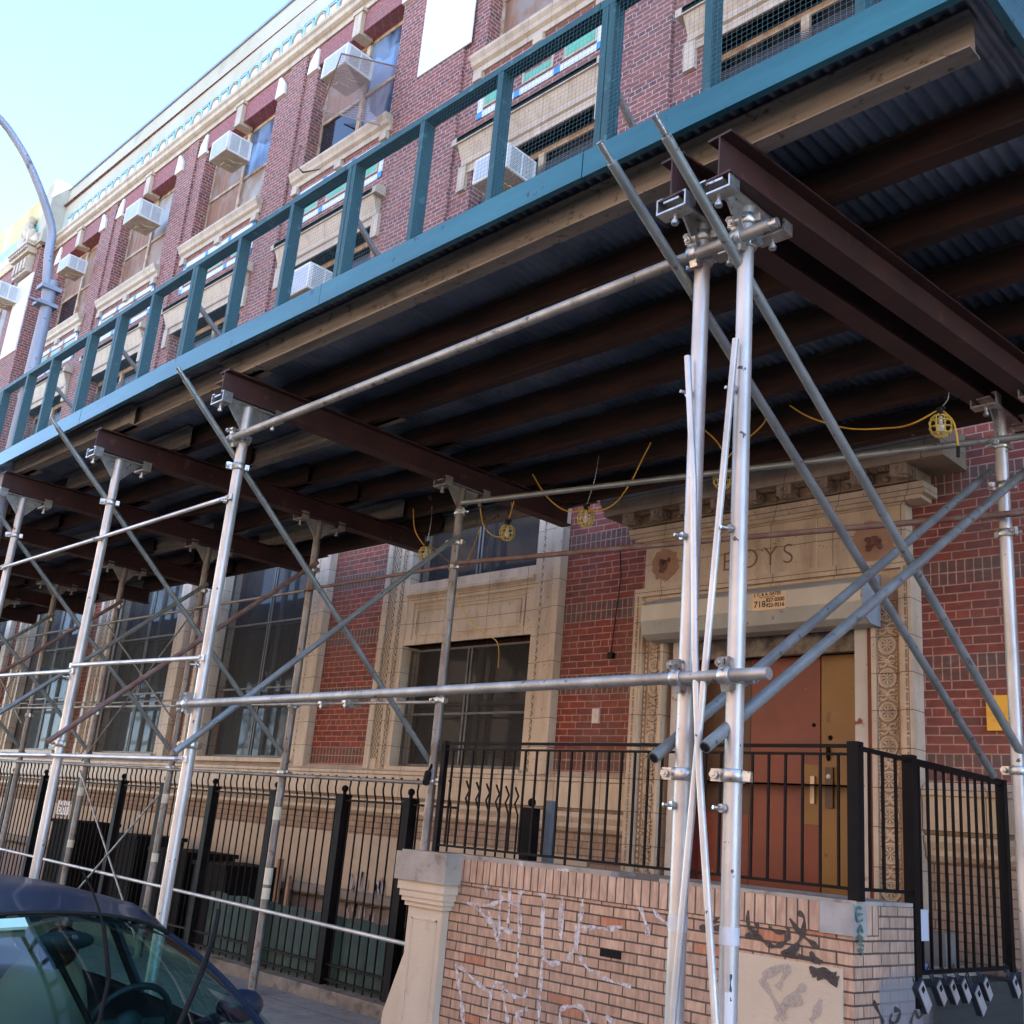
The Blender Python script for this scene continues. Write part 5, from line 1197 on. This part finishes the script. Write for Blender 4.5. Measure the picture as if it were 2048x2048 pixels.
# windscreen
def ws(s_, t):     # s 0 top..1 bottom, t -1..1
    xt = -3.86-.09*t*t; zt_ = roofz(-3.86, t); xb = -3.08-.14*t*t; zb_ = -.86-.02*t*t
    x = lerp(xt, xb, s_); z = lerp(zt_, zb_, s_)+.045*math.sin(math.pi*s_); y = cy+t*lerp(.585*.955, .76, s_); return (x, y, z)
vs = [ws(i/12, -1+2*j/16) for i in range(13) for j in range(17)]
MB().add(vs, [(i*17+j,i*17+j+1,(i+1)*17+j+1,(i+1)*17+j) for i in range(12) for j in range(16)], True).build('windscreen', CGLASS, car)
# A pillars and frame strips
for sg in (-1, 1):
    m_ = MB(); vs = []
    for i in range(13):
        s_ = i/12; a_ = Vector(ws(s_, sg*1.0)); b_ = Vector((a_.x-.05-.03*s_, cy+sg*lerp(.585, .83, s_), a_.z-.012)); b2 = Vector((a_.x-.09-.03*s_, cy+sg*lerp(.60,.845,s_), a_.z-.045)); a2 = a_+Vector((.0,-sg*.035,.004))
        vs += [a2, a_+Vector((.004,0,.012)), b_, b2]
    m_.add(vs, [(i*4+j,i*4+j+1,(i+1)*4+j+1,(i+1)*4+j) for i in range(12) for j in range(3)], True); m_.build('pillar', CARP, car)
    # side glass and pillars
    zt_ = lambda x: roofz(x, 1)-.01
    m_ = MB(); X = [-5.75+i*.2 for i in range(10)]
    vs = []
    for x in X: vs += [(x, cy+sg*(roofw(x)), zt_(x)), (x+(.35 if x > -4.2 else 0)*(x+4.2)/.25*.9*0, cy+sg*.845, -.85)]
    m_.add(vs, [(2*i,2*i+1,2*i+3,2*i+2) for i in range(len(X)-1)], True)
    m_.add([(-3.95,cy+sg*.60,zt_(-3.9)),(-3.95,cy+sg*.845,-.85),(-3.25,cy+sg*.845,-.86)], [(0,1,2)])
    m_.build('side_glass', CGLASS, car)
    m_ = MB()
    for xa, xb in ((-4.75,-4.68),(-5.75,-5.85)): m_.obox((xa,cy+sg*.615,zt_(xa)), (xb,cy+sg*.85,-.85), .02, .09, up=(1,0,0))
    m_.build('door_pillar', CARP, car)
rg = MB(); rg.add([(-5.98,cy-.58,-.56),(-5.98,cy+.58,-.56),(-6.45,cy+.72,-.86),(-6.45,cy-.72,-.86)], [(0,1,2,3)]); rg.build('rear_screen', CGLASS, car)
for pth in ([ws(0, -1+2*j/16) for j in range(17)], [ws(i/12, 1) for i in range(13)], [ws(i/12, -1) for i in range(13)]):
    MB().tube([Vector(q_)+Vector((.002,0,.004)) for q_ in pth], .009, 6).build('rubber_seal', RUB, car)
for t_ in (-.88, .88):
    MB().tube([(x_, cy+t_*roofw(x_), roofz(x_, t_)+.001) for x_ in RX[1:-1]], .005, 5).build('roof_trim', RUB, car)
# header shade band at the top of the windscreen
vs = [tuple(Vector(ws(i*.025, -1+2*j/16))+Vector((-.012,0,-.012))) for i in range(3) for j in range(17)]
MB().add(vs, [(i*17+j,i*17+j+1,(i+1)*17+j+1,(i+1)*17+j) for i in range(2) for j in range(16)], True).build('header_band', DASH, car)
# interior
MB().box(-6.4,-3.2,cy-.82,cy+.82,-1.62,-1.5).build('floor_pan', DASH, car)
m_ = MB(); m_.sweepx([(cy-.76,-.90),(cy+.76,-.90),(cy+.76,-1.3),(cy-.76,-1.3)], -3.75, -3.12); m_.ball((-3.72,cy+.36,-.93), .12,.26,.08); m_.build('dashboard', DASH, car)
for sy in (-.38, .38):
    s_ = MB(); s_.box(-4.75,-4.2,cy+sy-.25,cy+sy+.25,-1.35,-1.18); s_.ball((-4.74,cy+sy,-1.0), .11, .25, .36, 16, 12); s_.obox((-4.62,cy+sy,-1.25), (-4.82,cy+sy,-.80), .36, .14, up=(1,0,0))
    s_.ball((-4.86,cy+sy,-.58), .07,.15,.11, 12, 8); s_.build('seat', SEAT, car)
MB().box(-5.85,-5.5,cy-.66,cy+.66,-1.3,-.78).build('rear_seat', SEAT, car)
m_ = MB(); R_ = .18; cc = Vector((-3.98, cy+.45, -.86)); pts = []
for j in range(25):
    t = 2*math.pi*j/24; pts.append(cc+Vector((R_*math.sin(t)*.38, R_*math.cos(t), R_*math.sin(t)*.92)))
m_.tube(pts, .014, 8, cap=False); m_.obox(cc-Vector((0,.16,0)), cc+Vector((0,.16,0)), .03, .05); m_.ball(tuple(cc), .03,.07,.06); m_.build('steering_wheel', DASH, car)
mp = Vector(ws(.22, .02)); 
MB().ball(tuple(mp+Vector((-.08,0,-.02))), .03, .12, .038, 12, 8).tube([mp, mp+Vector((-.06,0,-.01))], .012, 6).build('rear_view_mirror', DASH, car)
m_ = MB(); q = Vector(PY(125, 1885, 1.50)); m_.ball((-4.03,1.58,-.555), .05,.085,.085, 14, 10); m_.tube([(-4.03,1.58,-.6),(-3.8,1.7,-.86)], .012, 6); m_.build('phone_mount', BLACK, car)
p_ = [Vector(ws(.12, -.50+.0))+Vector((.004,0,.004))]
tg = ws(.10, -.42); m_ = MB(); a_ = [Vector(ws(s_, t_))+Vector((.003,0,.005)) for s_, t_ in ((.07,-.47),(.07,-.27),(.15,-.27),(.15,-.47))]
m_.add(a_+[v_+Vector((.012,0,.012)) for v_ in a_], [(3,2,1,0),(4,5,6,7),(0,1,5,4),(1,2,6,5),(2,3,7,6),(3,0,4,7)]); m_.build('toll_tag', mat_var('pale_mint_plastic', (.45,.75,.62), (.42,.7,.58), 5, .5), car)
# door mirror
m_ = MB(); mc = Vector(PY(480, 2012, 3.0)) - CS; m_.ball(tuple(mc), .055, .125, .075, 16, 10); m_.obox(mc-Vector((0,.05,.03)), mc-Vector((-.02,.22,.07)), .05, .035)
mir = m_.build('door_mirror', CARP, car); MB().ball(tuple(mc+Vector((-.035,.005,0))), .028,.105,.058, 14, 8).build('mirror_glass', MIRR, mir)
# wipers swung up off the glass
wv = lambda u, v, x: Vector(PXX(u, v, x)) - CS
for px_, tw, hw in (([(166,1744,-3.95),(186,1785,-3.92),(203,1838,-3.88),(211,1900,-3.84),(214,1960,-3.8)], .0045, [(206,1845,-3.88),(215,1930,-3.82),(216,1965,-3.8),(196,2052,-3.72)]),
                    ([(437,1819,-3.78),(427,1872,-3.76),(408,1930,-3.73),(384,1990,-3.7),(356,2056,-3.66)], .010, [(405,1945,-3.72),(376,2010,-3.68),(350,2075,-3.64)])):
    o = MB().tube(cat([wv(*q_) for q_ in hw], 4), .008, 6).build('wiper', BLACK, car)
    MB().tube(cat([wv(*q_) for q_ in px_], 4), tw, 6).build('blade', BLACK, o)
for wx in (-2.85, -5.75):
    for sg in (-1, 1):
        w_o = MB().tube([(wx,cy+sg*.78,-1.43),(wx,cy+sg*.90,-1.43)], .32, 28).build('wheel', RUB, car)
        MB().tube([(wx,cy+sg*.895,-1.43),(wx,cy+sg*.905,-1.43)], .21, 20).build('rim', GALV, w_o)

car.location = Vector(car.location) + CS
# ---------------------------------------------------------------- houses across the street (behind the viewer; seen in reflections)
ob = thing('apartment_house', 'tan brick apartment house across the street from the school', 'building', (-20, -15, RZ))
hs = [(-48+i*3.1, -46.6+i*3.1, .2+3.2*j, 1.9+3.2*j) for i in range(17) for j in range(4)]
mb = MB(); wall_holes(mb, -50, 4, RZ, 13.5, 0, hs, -.25)
mb.v = [(x, -15+y, z) for x, y, z in mb.v]; mb.quad((-50,-15,13.5),(4,-15,13.5),(4,-31,13.5),(-50,-31,13.5)); mb.quad((4,-15,RZ),(4,-31,RZ),(4,-31,13.5),(4,-15,13.5)); mb.quad((-50,-15,RZ),(-50,-31,RZ),(-50,-31,13.5),(-50,-15,13.5)); mb.build('wall', FARB, ob)
for h in hs:
    MB().box(h[0], h[1], -15.27, -15.25, h[2], h[3]).build('window', GLASS, ob)
mb = MB(); mb.box(-50.2,4.2,-15.0,-14.6,13.3,13.8); mb.build('cornice', CREAMU, ob)
ob2 = thing('row_house', 'red brick house across the street beyond the side lane', 'building', (12, -15, RZ))
mb = MB(); mb.box(8, 30, -31, -15, RZ, 9.5); mb.build('wall', REDU, ob2); mb = MB(); mb.box(7.8,30.2,-15.0,-14.7,9.3,9.8); mb.build('cornice', CREAMU, ob2)
